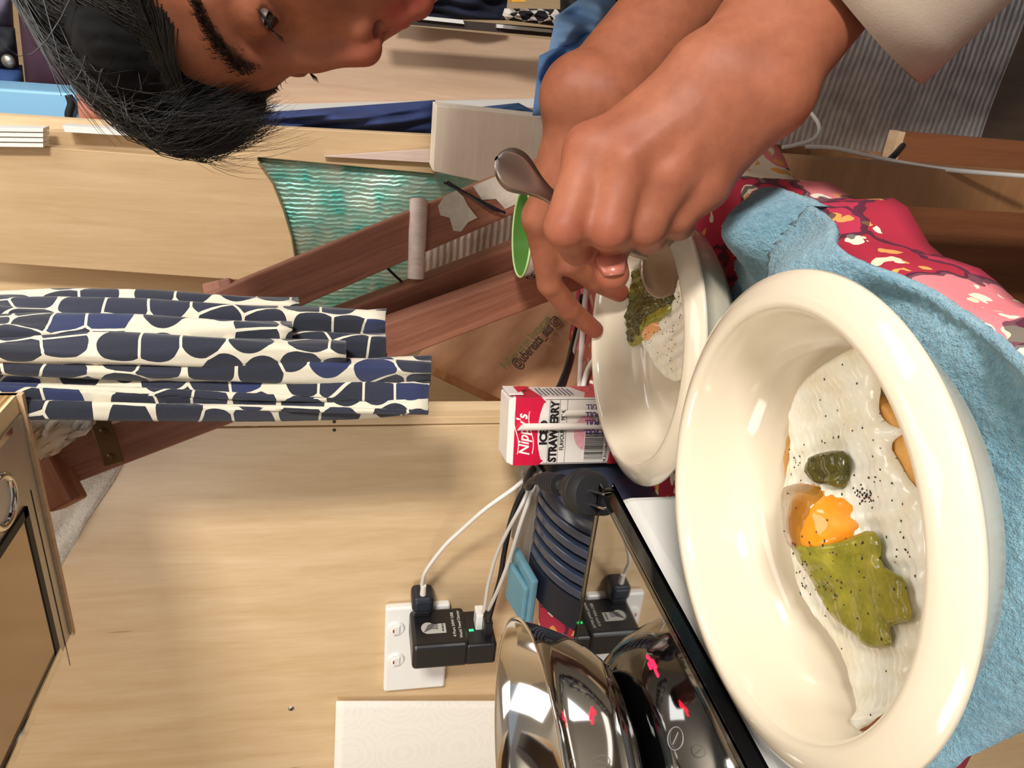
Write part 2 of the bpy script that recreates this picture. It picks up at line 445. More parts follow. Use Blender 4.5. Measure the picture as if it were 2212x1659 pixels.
# ------------------------------------------------------------------ bowls and food
PROF_OUT = [(0.0, 0.001), (0.046, 0.001), (0.050, 0.0), (0.056, 0.0), (0.058, 0.003), (0.073, 0.009), (0.083, 0.018), (0.0895, 0.030), (0.0945, 0.0385), (0.0990, 0.0405), (0.1008, 0.0420), (0.1002, 0.0436)]
PROF_IN = [(0.0965, 0.0460), (0.0920, 0.0485), (0.0880, 0.0498), (0.0858, 0.0496), (0.0843, 0.0480), (0.0832, 0.0440), (0.0818, 0.0340), (0.0796, 0.0230), (0.0755, 0.0140), (0.0690, 0.0090), (0.0520, 0.0062), (0.0200, 0.0055), (0.0, 0.0055)]
IR = np.array([p[0] for p in PROF_IN][::-1]); IZ = np.array([p[1] for p in PROF_IN][::-1])
def inner(r): return np.interp(r, IR, IZ)
def bed(r): return np.clip(inner(r), 0.0062, 0.020)
def make_bowl(c, label):
    o = MB().lathe(PROF_OUT + PROF_IN, c, segs=128).build('bowl', M_CERAM, base=c, smooth=True)
    return tag(o, label, 'bowl', 'cream ceramic bowls')
make_bowl(B1, 'cream ceramic bowl nearest the camera, on the bunched blue towel')
make_bowl(B2, 'cream ceramic bowl under the hands, beside the milk carton')

def hit(x, y, c, off):
    r = ray(x, y); d = 0.15
    while d < 1.0:
        p = CAM + r * d
        rr = math.hypot(p.x - c.x, p.y - c.y)
        if rr < 0.110 and p.z < c.z + float(bed(rr)) + off: return p
        d += 0.0006
    return CAM + r * 0.6
def poly_sdf(px, py, poly):
    d = np.full(px.shape, 1e9); inside = np.zeros(px.shape, bool); n = len(poly)
    gx = np.zeros(px.shape); gy = np.zeros(px.shape)
    for i in range(n):
        ax, ay = poly[i]; bx, by = poly[(i + 1) % n]
        ex, ey = bx - ax, by - ay
        t = np.clip(((px - ax) * ex + (py - ay) * ey) / (ex * ex + ey * ey + 1e-12), 0, 1)
        qx, qy = ax + t * ex, ay + t * ey
        dd = np.hypot(px - qx, py - qy); mk_ = dd < d
        d = np.where(mk_, dd, d); gx = np.where(mk_, qx, gx); gy = np.where(mk_, qy, gy)
        c = ((ay > py) != (by > py)) & (px < (bx - ax) * (py - ay) / (by - ay + 1e-12) + ax)
        inside ^= c
    return np.where(inside, -d, d), gx, gy
def smooth_poly(poly, it=2):
    for _ in range(it):
        out = []
        for i in range(len(poly)):
            a, b_ = poly[i], poly[(i + 1) % len(poly)]
            out += [(a[0] * .75 + b_[0] * .25, a[1] * .75 + b_[1] * .25), (a[0] * .25 + b_[0] * .75, a[1] * .25 + b_[1] * .75)]
        poly = out
    return poly
def vnoise(x, y, s, seed=0):
    return (np.sin(x * s * 1.0 + seed) * np.cos(y * s * 1.27 + seed * 2) + 0.6 * np.sin(x * s * 2.3 + y * s * 1.9 + seed * 3) + 0.35 * np.cos(x * s * 4.7 - y * s * 3.9 + seed)) / 1.95
def food(name, raw, c, off, thick, mat, parent, edge=0.004, nz=0.0, ns=220, seed=0, res=0.0011, lift=None, sm=2):
    poly = [(p.x, p.y) for p in (hit(x, y, c, off) for x, y in raw)]
    poly = smooth_poly(poly, sm)
    xs = np.array([p[0] for p in poly]); ysn = np.array([p[1] for p in poly])
    gx = np.arange(xs.min() - 2 * res, xs.max() + 2 * res, res); gy = np.arange(ysn.min() - 2 * res, ysn.max() + 2 * res, res)
    X, Y = np.meshgrid(gx, gy, indexing='ij')
    D, QX, QY = poly_sdf(X, Y, poly)
    D = D.copy(); snap = (D > 0) & (D < res * 1.2)
    X = np.where(snap, QX, X); Y = np.where(snap, QY, Y); D = np.where(snap, 0, D)
    use = D <= 0
    R = np.hypot(X - c.x, Y - c.y)
    under = c.z + bed(R) + off - thick
    e = np.clip(-D / edge, 0, 1); prof = np.sqrt(np.clip(1 - (1 - e) ** 2, 0, 1))
    Z = under + thick * prof + nz * vnoise(X, Y, ns, seed) * e
    if lift is not None: Z = Z + lift(X, Y) * e; under = under + np.maximum(0, lift(X, Y)) * 0.6 * e
    nx, ny = X.shape; idx = -np.ones(X.shape, int); ids = np.argwhere(use); idx[use] = np.arange(use.sum())
    n = int(use.sum())
    top = np.stack([X[use], Y[use], Z[use]], 1); bot = np.stack([X[use], Y[use], np.minimum(under, Z - 1e-5)[use]], 1)
    q = idx[:-1, :-1], idx[1:, :-1], idx[1:, 1:], idx[:-1, 1:]
    ok = (q[0] >= 0) & (q[1] >= 0) & (q[2] >= 0) & (q[3] >= 0)
    F = np.stack([a[ok] for a in q], 1)
    me = bpy.data.meshes.new(name)
    me.from_pydata(np.concatenate([top, bot]).tolist(), [], F.tolist() + (F[:, ::-1] + n).tolist())
    me.polygons.foreach_set('use_smooth', [True] * len(me.polygons)); me.update()
    o = link(name, me, mat, parent, base=None if parent else (c.x, c.y, float(bot[:, 2].min())))
    o_top = (X, Y, Z, D)
    return o, o_top
def zat(top, x, y):
    X, Y, Z, D = top
    k = np.argmin((X - x) ** 2 + (Y - y) ** 2 + (D > 0) * 1.0); return float(Z.flat[k]), float(D.flat[k])

def m_egg():
    n = NT('fried egg white'); n.b.inputs['Roughness'].default_value = 0.16; n.b.inputs['Coat Weight'].default_value = 0.4; n.b.inputs['Subsurface Weight'].default_value = 0.35
    n.b.inputs['Subsurface Radius'].default_value = (1, 0.8, 0.5); n.b.inputs['Subsurface Scale'].default_value = 0.004
    ns = n.noise(n.coords(), 60, 4, 0.6); n.color(n.ramp(ns.outputs[0], [(0.3, lin((236, 228, 200))), (0.6, lin((252, 248, 232)))]))
    n.bump(n.noise(n.coords(), 240, 4, 0.6).outputs[0], 0.35, 0.0009); return n.m
M_EGG = m_egg()
M_YOLK = mk('runny yolk', (244, 150, 34), 0.12, var=0.15, vscale=90, sss=0.5, coat=0.4)
M_YOLK2 = mk('pale set yolk', (240, 176, 120), 0.15, var=0.15, vscale=90, sss=0.5, coat=0.3)
def m_pickle(name, a, b):
    n = NT(name); n.b.inputs['Roughness'].default_value = 0.16; n.b.inputs['Coat Weight'].default_value = 0.4
    n.b.inputs['Subsurface Weight'].default_value = 0.3; n.b.inputs['Subsurface Scale'].default_value = 0.004; n.b.inputs['Subsurface Radius'].default_value = (0.8, 0.8, 0.2)
    n.color(n.ramp(n.noise(n.coords(), 110, 4, 0.65).outputs[0], [(0.32, lin(a)), (0.66, lin(b))])); n.bump(n.noise(n.coords(), 300, 3, 0.6).outputs[0], 0.4, 0.001); return n.m
M_PICK = m_pickle('pickled green pepper', (118, 116, 34), (160, 150, 52))
M_PICKB = m_pickle('browned pickle', (134, 92, 28), (168, 124, 40))
M_PICKB.node_tree.nodes['Principled BSDF'].inputs['Alpha'].default_value = 0.55
M_PICKD = m_pickle('dark pickled pepper', (50, 48, 17), (96, 90, 32))
M_TOAST = mk('golden fried bread', (216, 160, 84), 0.6, var=0.3, vscale=70, bump=0.5, bscale=200)
M_CRUST = mk('browned crust', (150, 86, 40), 0.6, var=0.3, vscale=90, bump=0.4)
M_SEED = mk('black seeds', (46, 38, 34), 0.6); M_CHILI = mk('red chilli flakes', (110, 34, 26), 0.6)
def c6(p): return [(1400 + 0.6864 * a, 520 + 0.6866 * b_) for a, b_ in p]

# near bowl
toast, _ = food('fried_bread', c6([(700, 470), (770, 540), (830, 640), (872, 800), (880, 1000), (850, 1180), (700, 1150), (560, 1000), (450, 840), (415, 720), (425, 620), (440, 600), (560, 560)]), B1, 0.006, 0.006, M_TOAST, None, edge=0.002, nz=0.0006)
tag(toast, 'golden fried bread showing under the fried egg in the near bowl', 'bread')
egg1 = thing('fried_egg', 'fried egg with bright orange yolk in the near bowl', 'egg', (B1.x, B1.y, B1.z + 0.012))
yc = hit(1400 + 0.6864 * 560, 520 + 0.6866 * 905, B1, 0.012)
def ylift(X, Y): return 0.010 * np.exp(-(((X - yc.x) ** 2 + (Y - yc.y) ** 2) / 0.019 ** 2) ** 1.3)
_, e1 = food('egg_white', c6([(690, 330), (650, 318), (600, 345), (530, 390), (470, 440), (438, 500), (425, 570), (440, 650), (420, 735), (412, 800), (428, 900), (440, 1000), (462, 1110), (520, 1200), (570, 1260), (606, 1330), (620, 1400), (622, 1500), (645, 1560), (700, 1540), (770, 1480), (822, 1370), (862, 1210), (884, 1000), (872, 830), (800, 765), (765, 700), (730, 640), (785, 600), (715, 572), (694, 520), (708, 460), (690, 400)]), B1, 0.011, 0.0042, M_EGG, egg1, edge=0.005, nz=0.0014, ns=260, lift=ylift, sm=1)
o, e1y = food('yolk', c6([(430, 770), (500, 745), (600, 780), (650, 860), (660, 920), (625, 1010), (575, 1075), (500, 1060), (450, 990), (425, 880)]), B1, 0.0150, 0.004, M_YOLK, egg1, edge=0.008, nz=0.0004, lift=lambda X, Y: ylift(X, Y) * 1.05)
food('browned_edge', c6([(640, 1545), (655, 1563), (700, 1545), (770, 1490), (815, 1400), (835, 1320), (812, 1380), (765, 1460), (705, 1515)]), B1, 0.0122, 0.0022, M_CRUST, egg1, edge=0.0015, nz=0.0004, sm=1)
def pickle(name, raw, c, off, mat, label, lift=None, nz=0.0008, seed=1, thick=0.0024):
    o, tp = food(name, raw, c, off, thick, mat, None, edge=0.0025, nz=nz, ns=330, seed=seed, lift=lift, sm=1)
    return tag(o, label, 'pickle', 'pickled pepper slices'), tp
_, p1 = pickle('pickled_pepper', c6([(690, 905), (722, 950), (712, 1010), (745, 1040), (795, 1065), (800, 1120), (815, 1195), (770, 1205), (738, 1215), (755, 1272), (715, 1285), (670, 1280), (640, 1240), (560, 1180), (520, 1080), (482, 960), (500, 930), (560, 945), (620, 935)]), B1, 0.0165, M_PICK, 'large olive green pickled pepper slice across the egg in the near bowl', lambda X, Y: ylift(X, Y) * 1.0)
_, p2 = pickle('pickled_pepper', c6([(484, 682), (545, 660), (602, 662), (615, 730), (592, 790), (560, 770), (520, 768), (488, 745)]), B1, 0.0168, M_PICKD, 'small curled dark pickled pepper slice above the orange yolk', None, 0.0016, 3, 0.004)
_, p3 = pickle('pickled_pepper', c6([(408, 780), (470, 760), (555, 780), (575, 850), (545, 930), (555, 1000), (500, 985), (445, 955), (428, 880)]), B1, 0.0166, M_PICKB, 'brownish translucent pickled pepper slice lying over the orange yolk', lambda X, Y: ylift(X, Y) * 1.0, 0.0004, 5, 0.0012)
def seeds(name, spots, tops, label, n_rand, poly_top):
    mb = MB(); X, Y, Z, D = poly_top
    ins = np.argwhere(D < -0.003)
    pts = []
    for (x, y, n, s) in spots:
        for _ in range(n): pts.append((x + random.gauss(0, s), y + random.gauss(0, s)))
    for _ in range(n_rand):
        i = ins[random.randrange(len(ins))]; pts.append((float(X[tuple(i)]), float(Y[tuple(i)])))
    for (x, y) in pts:
        best = None
        for tp in tops:
            z, d = zat(tp, x, y)
            if d < -0.0005 and math.hypot(0, 0) == 0 and np.min((tp[0] - x) ** 2 + (tp[1] - y) ** 2) < 0.002 ** 2: best = max(best or -1, z)
        if best is None: continue
        a = random.uniform(0, 6.28); l = random.uniform(0.0005, 0.00085); wd = l * random.uniform(0.55, 0.8); hgt = 0.0004
        red = 1 if random.random() < 0.28 else 0
        ca, sa = math.cos(a), math.sin(a)
        ring = [(x + l * ca, y + l * sa), (x - wd * sa, y + wd * ca), (x - l * ca, y - l * sa), (x + wd * sa, y - wd * ca)]
        vs_ = [(p[0], p[1], best + 0.0001) for p in ring] + [(x, y, best + 0.0001 + hgt), (x, y, best - 0.0004)]
        mb.add(vs_, [(0, 1, 4), (1, 2, 4), (2, 3, 4), (3, 0, 4), (1, 0, 5), (2, 1, 5), (3, 2, 5), (0, 3, 5)], red)
    p0 = mb.v[0] if mb.v else Vector((0, 0, 0))
    o = mb.build(name, [M_SEED, M_CHILI], base=(p0.x, p0.y, p0.z), smooth=True)
    return tag(o, label, 'seasoning', kind='stuff')
def sp(c, off, lst): return [((p := hit(1400 + 0.6864 * a, 520 + 0.6866 * b_, c, off)).x, p.y, n, s) for a, b_, n, s in lst]
seeds('pepper_flakes', sp(B1, 0.012, [(680, 800, 34, 0.0022), (460, 690, 10, 0.003), (580, 620, 7, 0.006), (720, 740, 8, 0.005), (760, 960, 8, 0.004), (640, 1100, 10, 0.005), (490, 1100, 10, 0.004), (600, 900, 8, 0.008), (580, 1040, 10, 0.008)]), [e1, e1y, p1, p2, p3], 'dark seeds and red chilli flakes sprinkled on the near egg', 70, e1)

# far bowl
egg2 = thing('fried_egg', 'fried egg with pale pinkish yolk in the bowl under the hands', 'egg', (B2.x, B2.y, B2.z + 0.012))
y2 = hit(1405, 700, B2, 0.012)
def ylift2(X, Y): return 0.006 * np.exp(-(((X - y2.x) ** 2 + (Y - y2.y) ** 2) / 0.018 ** 2) ** 1.3)
_, e2 = food('egg_white', [(1440, 490), (1415, 520), (1400, 570), (1385, 640), (1378, 700), (1380, 745), (1399, 772), (1420, 808), (1449, 828), (1472, 815), (1482, 780), (1488, 714), (1490, 640), (1485, 560), (1470, 500)], B2, 0.010, 0.004, M_EGG, egg2, edge=0.005, nz=0.0012, ns=260, lift=ylift2)
_, e2y = food('yolk', [(1385, 690), (1400, 665), (1425, 675), (1432, 710), (1415, 745), (1392, 748), (1380, 725)], B2, 0.0115, 0.003, M_YOLK2, egg2, edge=0.006, nz=0.0004, lift=ylift2)
_, q1 = pickle('pickled_pepper', [(1350, 588), (1368, 575), (1392, 577), (1407, 600), (1426, 587), (1438, 612), (1441, 656), (1415, 672), (1396, 700), (1384, 732), (1372, 722), (1362, 745), (1345, 738), (1350, 715), (1344, 690), (1350, 650)], B2, 0.0160, M_PICKD, 'dark green pickled pepper strip on the egg under the thumb', ylift2, 0.0028, 7, 0.007)
_, q2 = pickle('pickled_pepper', [(1352, 700), (1384, 690), (1420, 668), (1440, 640), (1444, 668), (1425, 690), (1400, 720), (1378, 742), (1350, 752)], B2, 0.0135, M_PICK, 'olive green pickled pepper edge beside the pale yolk', ylift2, 0.001, 8, 0.003)
seeds('pepper_flakes', [((p := hit(a, b_, B2, 0.012)).x, p.y, n, s) for a, b_, n, s in [(1410, 705, 22, 0.006), (1452, 690, 12, 0.008), (1440, 515, 10, 0.006), (1465, 640, 6, 0.006), (1440, 745, 8, 0.007)]], [e2, e2y, q1, q2], 'dark seeds sprinkled on the egg under the hands', 24, e2)
# ------------------------------------------------------------------ induction cooker and steel bowl
CT = 0.832
ck = thing('induction_cooker', 'portable induction cooker with white body and glossy black glass top', 'cooker', (-0.43, 0.275, TZ))
CX0, CX1, CY0, CY1 = -0.590, -0.280, 0.170, 0.412
MB().box((CX0 + 0.004, CY0 + 0.004, TZ + 0.008), (CX1 - 0.003, CY1 - 0.003, CT - 0.009)).build('body', M_WHITE, ck, bevel=0.012, segs=4)
M_GLASS = mk('black cooktop glass', (7, 7, 9), 0.03, spec=1.0, ior=2.6, coat=1.0)
MB().box((CX0 + 0.006, CY0 + 0.006, CT - 0.004), (CX1 - 0.006, CY1 - 0.006, CT)).build('glass_top', M_GLASS, ck, bevel=0.0006)
e = MB()
for lo, hi in (((CX0, CY0, CT - 0.0095), (CX0 + 0.006, CY1, CT + 0.0004)), ((CX1 - 0.006, CY0, CT - 0.0095), (CX1, CY1, CT + 0.0004)), ((CX0, CY0, CT - 0.0095), (CX1, CY0 + 0.006, CT + 0.0004)), ((CX0, CY1 - 0.006, CT - 0.0095), (CX1, CY1, CT + 0.0004))): e.box(lo, hi)
e.build('edge_frame', mk('gloss black trim', (10, 10, 12), 0.1, coat=0.5), ck, bevel=0.0015)
for fx, fy in ((CX0 + 0.03, CY0 + 0.03), (CX1 - 0.03, CY0 + 0.03), (CX0 + 0.03, CY1 - 0.03), (CX1 - 0.03, CY1 - 0.03)):
    MB().lathe([(0, 0), (0.012, 0), (0.012, 0.010), (0, 0.010)], (fx, fy, TZ + 0.0035), segs=20).build('foot', M_BLACKM, ck)
def m_led(name, c, s):
    n = NT(name); n.color(lin((20, 5, 5))); n.b.inputs['Emission Color'].default_value = lin(c); n.b.inputs['Emission Strength'].default_value = s; return n.m
M_RED = m_led('red led', (255, 20, 50), 5.0)
g = PZ(1410, 1440, CT); gx, gy = Vector((0.0035, 0.0008, 0)), Vector((-0.001, 0.006, 0)); zz = Vector((0, 0, 0.0003))
d = MB()
def bar(a, b_, w_=0.0009):
    a = g + gx * a[0] + gy * a[1] + zz; b_ = g + gx * b_[0] + gy * b_[1] + zz
    t_ = (b_ - a); sd = Vector((-t_.y, t_.x, 0)).normalized() * w_
    d.obox((a + b_) / 2, t_ / 2, sd, (0, 0, 0.0002))
bar((0.1, 1.5), (0.6, 0.3)); bar((-0.8, 0.35), (0.7, 0.2)); bar((-0.8, 0.35), (-0.5, 1.0)); bar((0.7, 0.2), (0.2, -0.5)); bar((0.2, -0.5), (0.0, -1.4)); bar((0.9, 0.2), (0.8, -0.8))
tag(d.build('red_display_digit', M_RED, ck), 'glowing red display digit')
s0 = PZ(1460, 1595, CT) + zz
a_ = (PZ(1460, 1570, CT) - s0); b_v = (PZ(1476, 1595, CT) - s0)
ring = MB().tube([s0 + a_ * math.cos(k * math.tau / 28) + b_v * math.sin(k * math.tau / 28) for k in range(29)], 0.0003, 6)
ring.tube([s0 + a_ * 0.5 + b_v * 0.3, s0 - a_ * 0.5 - b_v * 0.3], 0.0003, 6)
tag(ring.build('power_symbol', mk('grey print', (150, 150, 150), 0.5), ck), 'thin grey struck-through circle symbol')

SB = Vector((-0.435, 0.300, CT + 0.0006)); SR = 0.1045
prof = [(0, 0), (0.058, 0), (0.066, 0.0015), (0.078, 0.008), (0.088, 0.020), (0.096, 0.036), (0.1015, 0.050), (0.1045, 0.0592), (0.1065, 0.0600), (0.1066, 0.0608), (0.1045, 0.0612), (0.1020, 0.0600), (0.0995, 0.050), (0.094, 0.036), (0.086, 0.0205), (0.076, 0.0090), (0.064, 0.0028), (0.058, 0.0014), (0, 0.0014)]
o = MB().lathe(prof, SB, segs=128).build('mixing_bowl', M_CHROME, base=SB, smooth=True)
tag(o, 'polished stainless steel mixing bowl standing on the cooker glass', 'bowl')

# ------------------------------------------------------------------ ribbed black appliance behind the cooker
ap = thing('ribbed_appliance', 'black plastic appliance with curved ribs behind the cooker', 'appliance', (-0.39, 0.49, TZ + 0.004))
def prof_at(k, z0=TZ + 0.004):      # quarter round section, k scales it
    pts = [(0.560, z0), (0.560, z0 + 0.086 * k), (0.530, z0 + 0.0875 * k)]
    for i in range(13):
        th = math.radians(90 - i * 7.5)
        pts.append((0.520 - 0.090 * k * math.cos(th) * 1.0, z0 + 0.018 * k + 0.0695 * k * math.sin(th)))
    pts.append((0.520 - 0.090 * k, z0)); return pts
def seg(x0, k0, x1, k1, name, mat, sm=True, **kw):
    a = [Vector((x0, y, z)) for y, z in prof_at(k0)]; b_ = [Vector((x1, y, z)) for y, z in prof_at(k1)]; n = len(a)
    mb = MB(); mb.add(a + b_, [tuple(range(n)), tuple(range(n, 2 * n))[::-1]] + [(i, (i + 1) % n, n + (i + 1) % n, n + i) for i in range(n)])
    return mb.build(name, mat, ap, smooth=sm, sharp=35, **kw)
M_SATIN = mk('satin black blue plastic', (50, 58, 76), 0.22, spec=1.0)
seg(-0.450, 1.0, -0.418, 1.0, 'end_block', M_NAVYPL)
seg(-0.418, 0.90, -0.352, 0.90, 'core', M_BLACK)
for i in range(5): seg(-0.4165 + i * 0.0138, 1.0, -0.4090 + i * 0.0138, 0.995, 'rib', M_SATIN, bevel=0.0008)
mb = MB(); rows = []
for i, (x, k) in enumerate([(-0.352, 0.985), (-0.348, 0.97), (-0.342, 0.92), (-0.337, 0.84), (-0.332, 0.72), (-0.329, 0.58)]):
    rows.append([Vector((x, y, z)) for y, z in prof_at(k)])
mb.grid(rows, wrap=True); n_ = len(rows[0]); mb.add(rows[-1], [tuple(range(n_))])
mb.build('nose', M_SATIN, ap, smooth=True, sharp=50)
MB().obox((-0.385, 0.538, 0.8485), (0.052, 0, 0), (0, 0.024, 0.003), (0, -0.0002, 0.0016)).build('back_plate', mk('grey label plate', (110, 104, 100), 0.35), ap, bevel=0.001)
for k_, s_ in enumerate(('CE 240V', 'MADE IN')): text(s_, 0.0075, (-0.385 + k_ * 0.002, 0.532 + k_ * 0.014, 0.8505 + k_ * 0.0016), (1, 0, 0), (0, 0.024, 0.003), mk('worn silver print', (176, 170, 162), 0.5), ap, 'lettering')
o = MB().obox((-0.450, 0.506, 0.8515), (0.026, 0, 0), (0, 0.024, 0.004), (0, -0.0006, 0.0032)).obox((-0.454, 0.503, 0.857), (0.020, 0, 0), (0, 0.018, 0.004), (0, -0.0005, 0.0024)).build('folded_pack', mk('dusty blue plastic film', (98, 142, 158), 0.35, bump=0.3, bscale=60, bdist=0.004), base=(-0.46, 0.51, 0.848), bevel=0.002)
tag(o, 'dusty blue folded plastic pack tucked on top of the ribbed appliance', 'pack')

# loose plug with its cord
pl = thing('power_plug', 'black mains plug with ribbed strain relief lying by the cooker corner', 'plug', P(1270, 1065, 0.535))
A, Bp = P(1168, 1036, 0.580), P(1262, 1062, 0.532); ax = (Bp - A).normalized(); ay_ = ax.orthogonal().normalized(); az_ = ax.cross(ay_)
L = (Bp - A).length
MB().lathe([(0, L * 0.62), (0.0080, L * 0.62), (0.010, L * 0.74), (0.0140, L * 0.86), (0.0158, L * 0.90), (0.0168, L * 0.94), (0.0168, L * 0.97), (0.0160, L * 0.99), (0.0164, L), (0.0164, L * 1.14), (0.0150, L * 1.18), (0, L * 1.2)], A, ay_, az_, ax, segs=40).build('body', M_BLACKM, pl, smooth=True, sharp=40)
for i in range(6):
    MB().lathe([(0.004, 0), (0.0075 + i * 0.0002, 0), (0.0075 + i * 0.0002, 0.0024), (0.004, 0.0024)], A + ax * (L * 0.12 + i * 0.0034), ay_, az_, ax, segs=24, closed=True).build('strain_relief_ring', M_BLACKM, pl)
MB().tube([A - ax * 0.002, A + ax * L * 0.65], 0.0045, 12).build('strain_relief_core', M_BLACKM, pl, smooth=True)
tip = A + ax * (L * 1.2)
up_ = (-VU).cross(ax); sd = (VU - ax * VU.dot(ax)).normalized(); sd2 = ax.cross(sd)
for k_ in (1, -0.4): MB().obox(tip + ax * 0.007 + sd2 * 0.007 * k_, ax * 0.0085, sd * 0.0032, sd2 * 0.0009).build('pin', M_CHROME, pl, bevel=0.0003)
MB().tube(spline([A, P(1150, 1040, 0.592), P(1142, 1052, 0.600), P(1140, 1030, 0.615), P(1165, 1000, 0.66), P(1200, 985, 0.67)], 24), 0.0034, 10).build('cord', M_BLACK, pl, smooth=True)

# ------------------------------------------------------------------ outlet, chargers, cables
def wy(x, y, Y): return PY(x, y, Y)
OX0, OX1 = -0.646, -0.530; OZ1, OZ0 = PY(832, 1340, 0.575).z, PY(971, 1340, 0.575).z
ol = thing('power_outlet', 'white double power outlet screwed to the plywood wall', 'outlet', ((OX0 + OX1) / 2, WY, OZ0))
MB().box((OX0, 0.575, OZ0), (OX1, WY, OZ1)).build('plate', M_WHITE, ol, bevel=0.003, segs=3)
for px_ in (1358, 1425):
    c = PY(856, px_, 0.574)
    MB().lathe([(0, -0.0012), (0.0074, -0.0012), (0.0084, -0.0002), (0.0086, 0.001)], c, (1, 0, 0), (0, 0, -1), (0, 1, 0), segs=40).build('switch_surround', M_WHITE, ol, smooth=True, sharp=40)
    sw = MB().obox(c + Vector((0, -0.0022, 0)), (0.0058, 0.0, 0), (0, 0.0014, 0), (0, -0.0006, 0.0040)).build('switch', M_WHITE, ol, bevel=0.0014)
    MB().obox(c + Vector((0.0005, -0.0042, 0.0030)), (0.0020, 0, 0), (0, 0.0002, 0), (0, 0, 0.0007)).build('red_mark', mk('red mark', (180, 40, 36), 0.5), sw)
AX0, AX1, AY0 = -0.5600, -0.5300, 0.521
ad = thing('travel_adapter', 'black USB travel adapter block plugged into the outlet', 'charger', (-0.545, 0.548, PY(1068, 1330, 0.54).z))
AZ1 = PY(884, 1318, 0.573).z; AZ0 = PY(1066, 1340, 0.548).z; AZM = PY(1008, 1330, 0.548).z
MB().box((AX0, AY0, AZM), (AX1, 0.572, AZ1)).build('body', M_BLACK, ad, bevel=0.004, segs=3)
MB().box((AX0, AY0 + 0.001, AZ0), (AX1 - 0.004, 0.570, AZM + 0.003)).build('port_block', M_BLACK, ad, bevel=0.003, segs=3)
MB().lathe([(0, 0), (0.022, 0), (0.022, 0.006), (0, 0.006)], (-0.566, 0.5685, AZM + 0.002), (1, 0, 0), (0, 0, 1), (0, 1, 0), segs=40).build('plug_base', M_BLACK, ad, smooth=True, sharp=40)
LX = AX1 + 0.0003
M_SILV = mk('silver print', (186, 184, 176), 0.5)
hz = AZ1 - 0.012
lg = MB().box((LX - 0.0002, 0.537, hz - 0.0215), (LX + 0.0001, 0.5455, hz - 0.003))
lg.box((LX - 0.0002, 0.5455, hz - 0.0215), (LX + 0.0001, 0.5495, hz - 0.009))
cc = Vector((LX, 0.5445, hz - 0.004))
lg.prism([cc + Vector((0, 0.0075 * math.cos(k * math.tau / 20), 0.0065 * math.sin(k * math.tau / 20))) for k in range(20)], (0.0001, 0, 0))
lg.build('printed_emblem', M_SILV, ad)
ht = MB()
for k_ in range(5): ht.tube([cc + Vector((0.0003, -0.004 + k_ * 0.002 - 0.001, 0.004 - k_ * 0.001)), cc + Vector((0.0003, -0.001 + k_ * 0.0018, -0.004 - k_ * 0.001)), cc + Vector((0.0003, -0.002 + k_ * 0.002, -0.010))], 0.0004, 5)
ht.build('emblem_lines', M_BLACK, ad)
text('WORLD', 0.0028, (LX + 0.0004, 0.5385, hz - 0.0195), (0, 1, 0), (0, 0, 1), M_BLACK, ad, 'emblem_text')
text('4 Port 34W USB', 0.0040, (LX, 0.531, AZM + 0.0115), (0, 1, 0), (0, 0, 1), M_SILV, ad, 'printed_text', bold=0.00008, width=0.033)
text('World Travel Charger', 0.0038, (LX, 0.529, AZM + 0.0055), (0, 1, 0), (0, 0, 1), M_SILV, ad, 'printed_text', bold=0.00008, width=0.037)
gz = PX(1018, 1361, AX1 - 0.0035)
MB().obox((AX1 - 0.0037, gz.y, gz.z), (0.0003, 0, 0), (0, 0.0012, 0), (0, 0, 0.0022)).build('status_light', m_led('green led', (40, 255, 120), 2.5), ad)
for zq, yq, mt in ((1035, 1335, M_WHITE), (1052, 1352, M_BLACK)):
    c = PX(zq, yq, AX1 + 0.004); MB().obox(c, (0.010, 0, 0), (0, 0.0075, 0), (0, 0, 0.0042)).build('usb_connector', mt, ad, bevel=0.001)
ph = thing('phone_charger', 'small rounded black phone charger beside the travel adapter', 'charger', PY(912, 1292, 0.56))
c = P(912, 1292, 0.735)
MB().obox(c, (0.009, 0, 0), (0, 0.0125, 0), (0, 0, 0.0108)).build('body', M_NAVYPL, ph, bevel=0.005, segs=4)
MB().tube([c + Vector((0.004, -0.004, 0)), c + Vector((0.022, -0.007, 0.0))], [0.0034, 0.0026], 12).build('cable_connector', M_CABLEW, ph, smooth=True, sharp=40)
MB().box((-0.531, c.y - 0.01, c.z - 0.009), (c.x - 0.008, c.y + 0.01, c.z + 0.009)).build('plug_neck', M_BLACK, ph, bevel=0.002)
def cable(name, pts, r, mat, label):
    q = spline([P(*p) for p in pts], 60)
    return tag(MB().tube(q, r, 8).build(name, mat, base=q[-1], smooth=True), label, 'cable')
cable('charging_cable', [(912, 1268, 0.722), (913, 1255, 0.715), (922, 1230, 0.70), (960, 1180, 0.68), (1000, 1142, 0.665), (1050, 1098, 0.645), (1110, 1055, 0.64), (1150, 1020, 0.66), (1190, 985, 0.675), (1235, 940, 0.68)], 0.0019, M_CABLEW, 'white charging cable running from the small phone charger')
cable('usb_cable', [(1043, 1322, 0.713), (1047, 1310, 0.71), (1055, 1260, 0.695), (1072, 1200, 0.675), (1095, 1150, 0.655), (1130, 1085, 0.64), (1160, 1020, 0.665), (1200, 980, 0.675)], 0.0018, M_CABLEG, 'thin white cable from the upper port of the travel adapter')
cable('usb_cable', [(1055, 1318, 0.715), (1075, 1275, 0.69), (1100, 1210, 0.665), (1125, 1130, 0.64), (1150, 1060, 0.635), (1172, 1010, 0.665), (1215, 980, 0.675)], 0.0019, M_CABLEG, 'thin white cable crossing in front of the ribbed appliance')
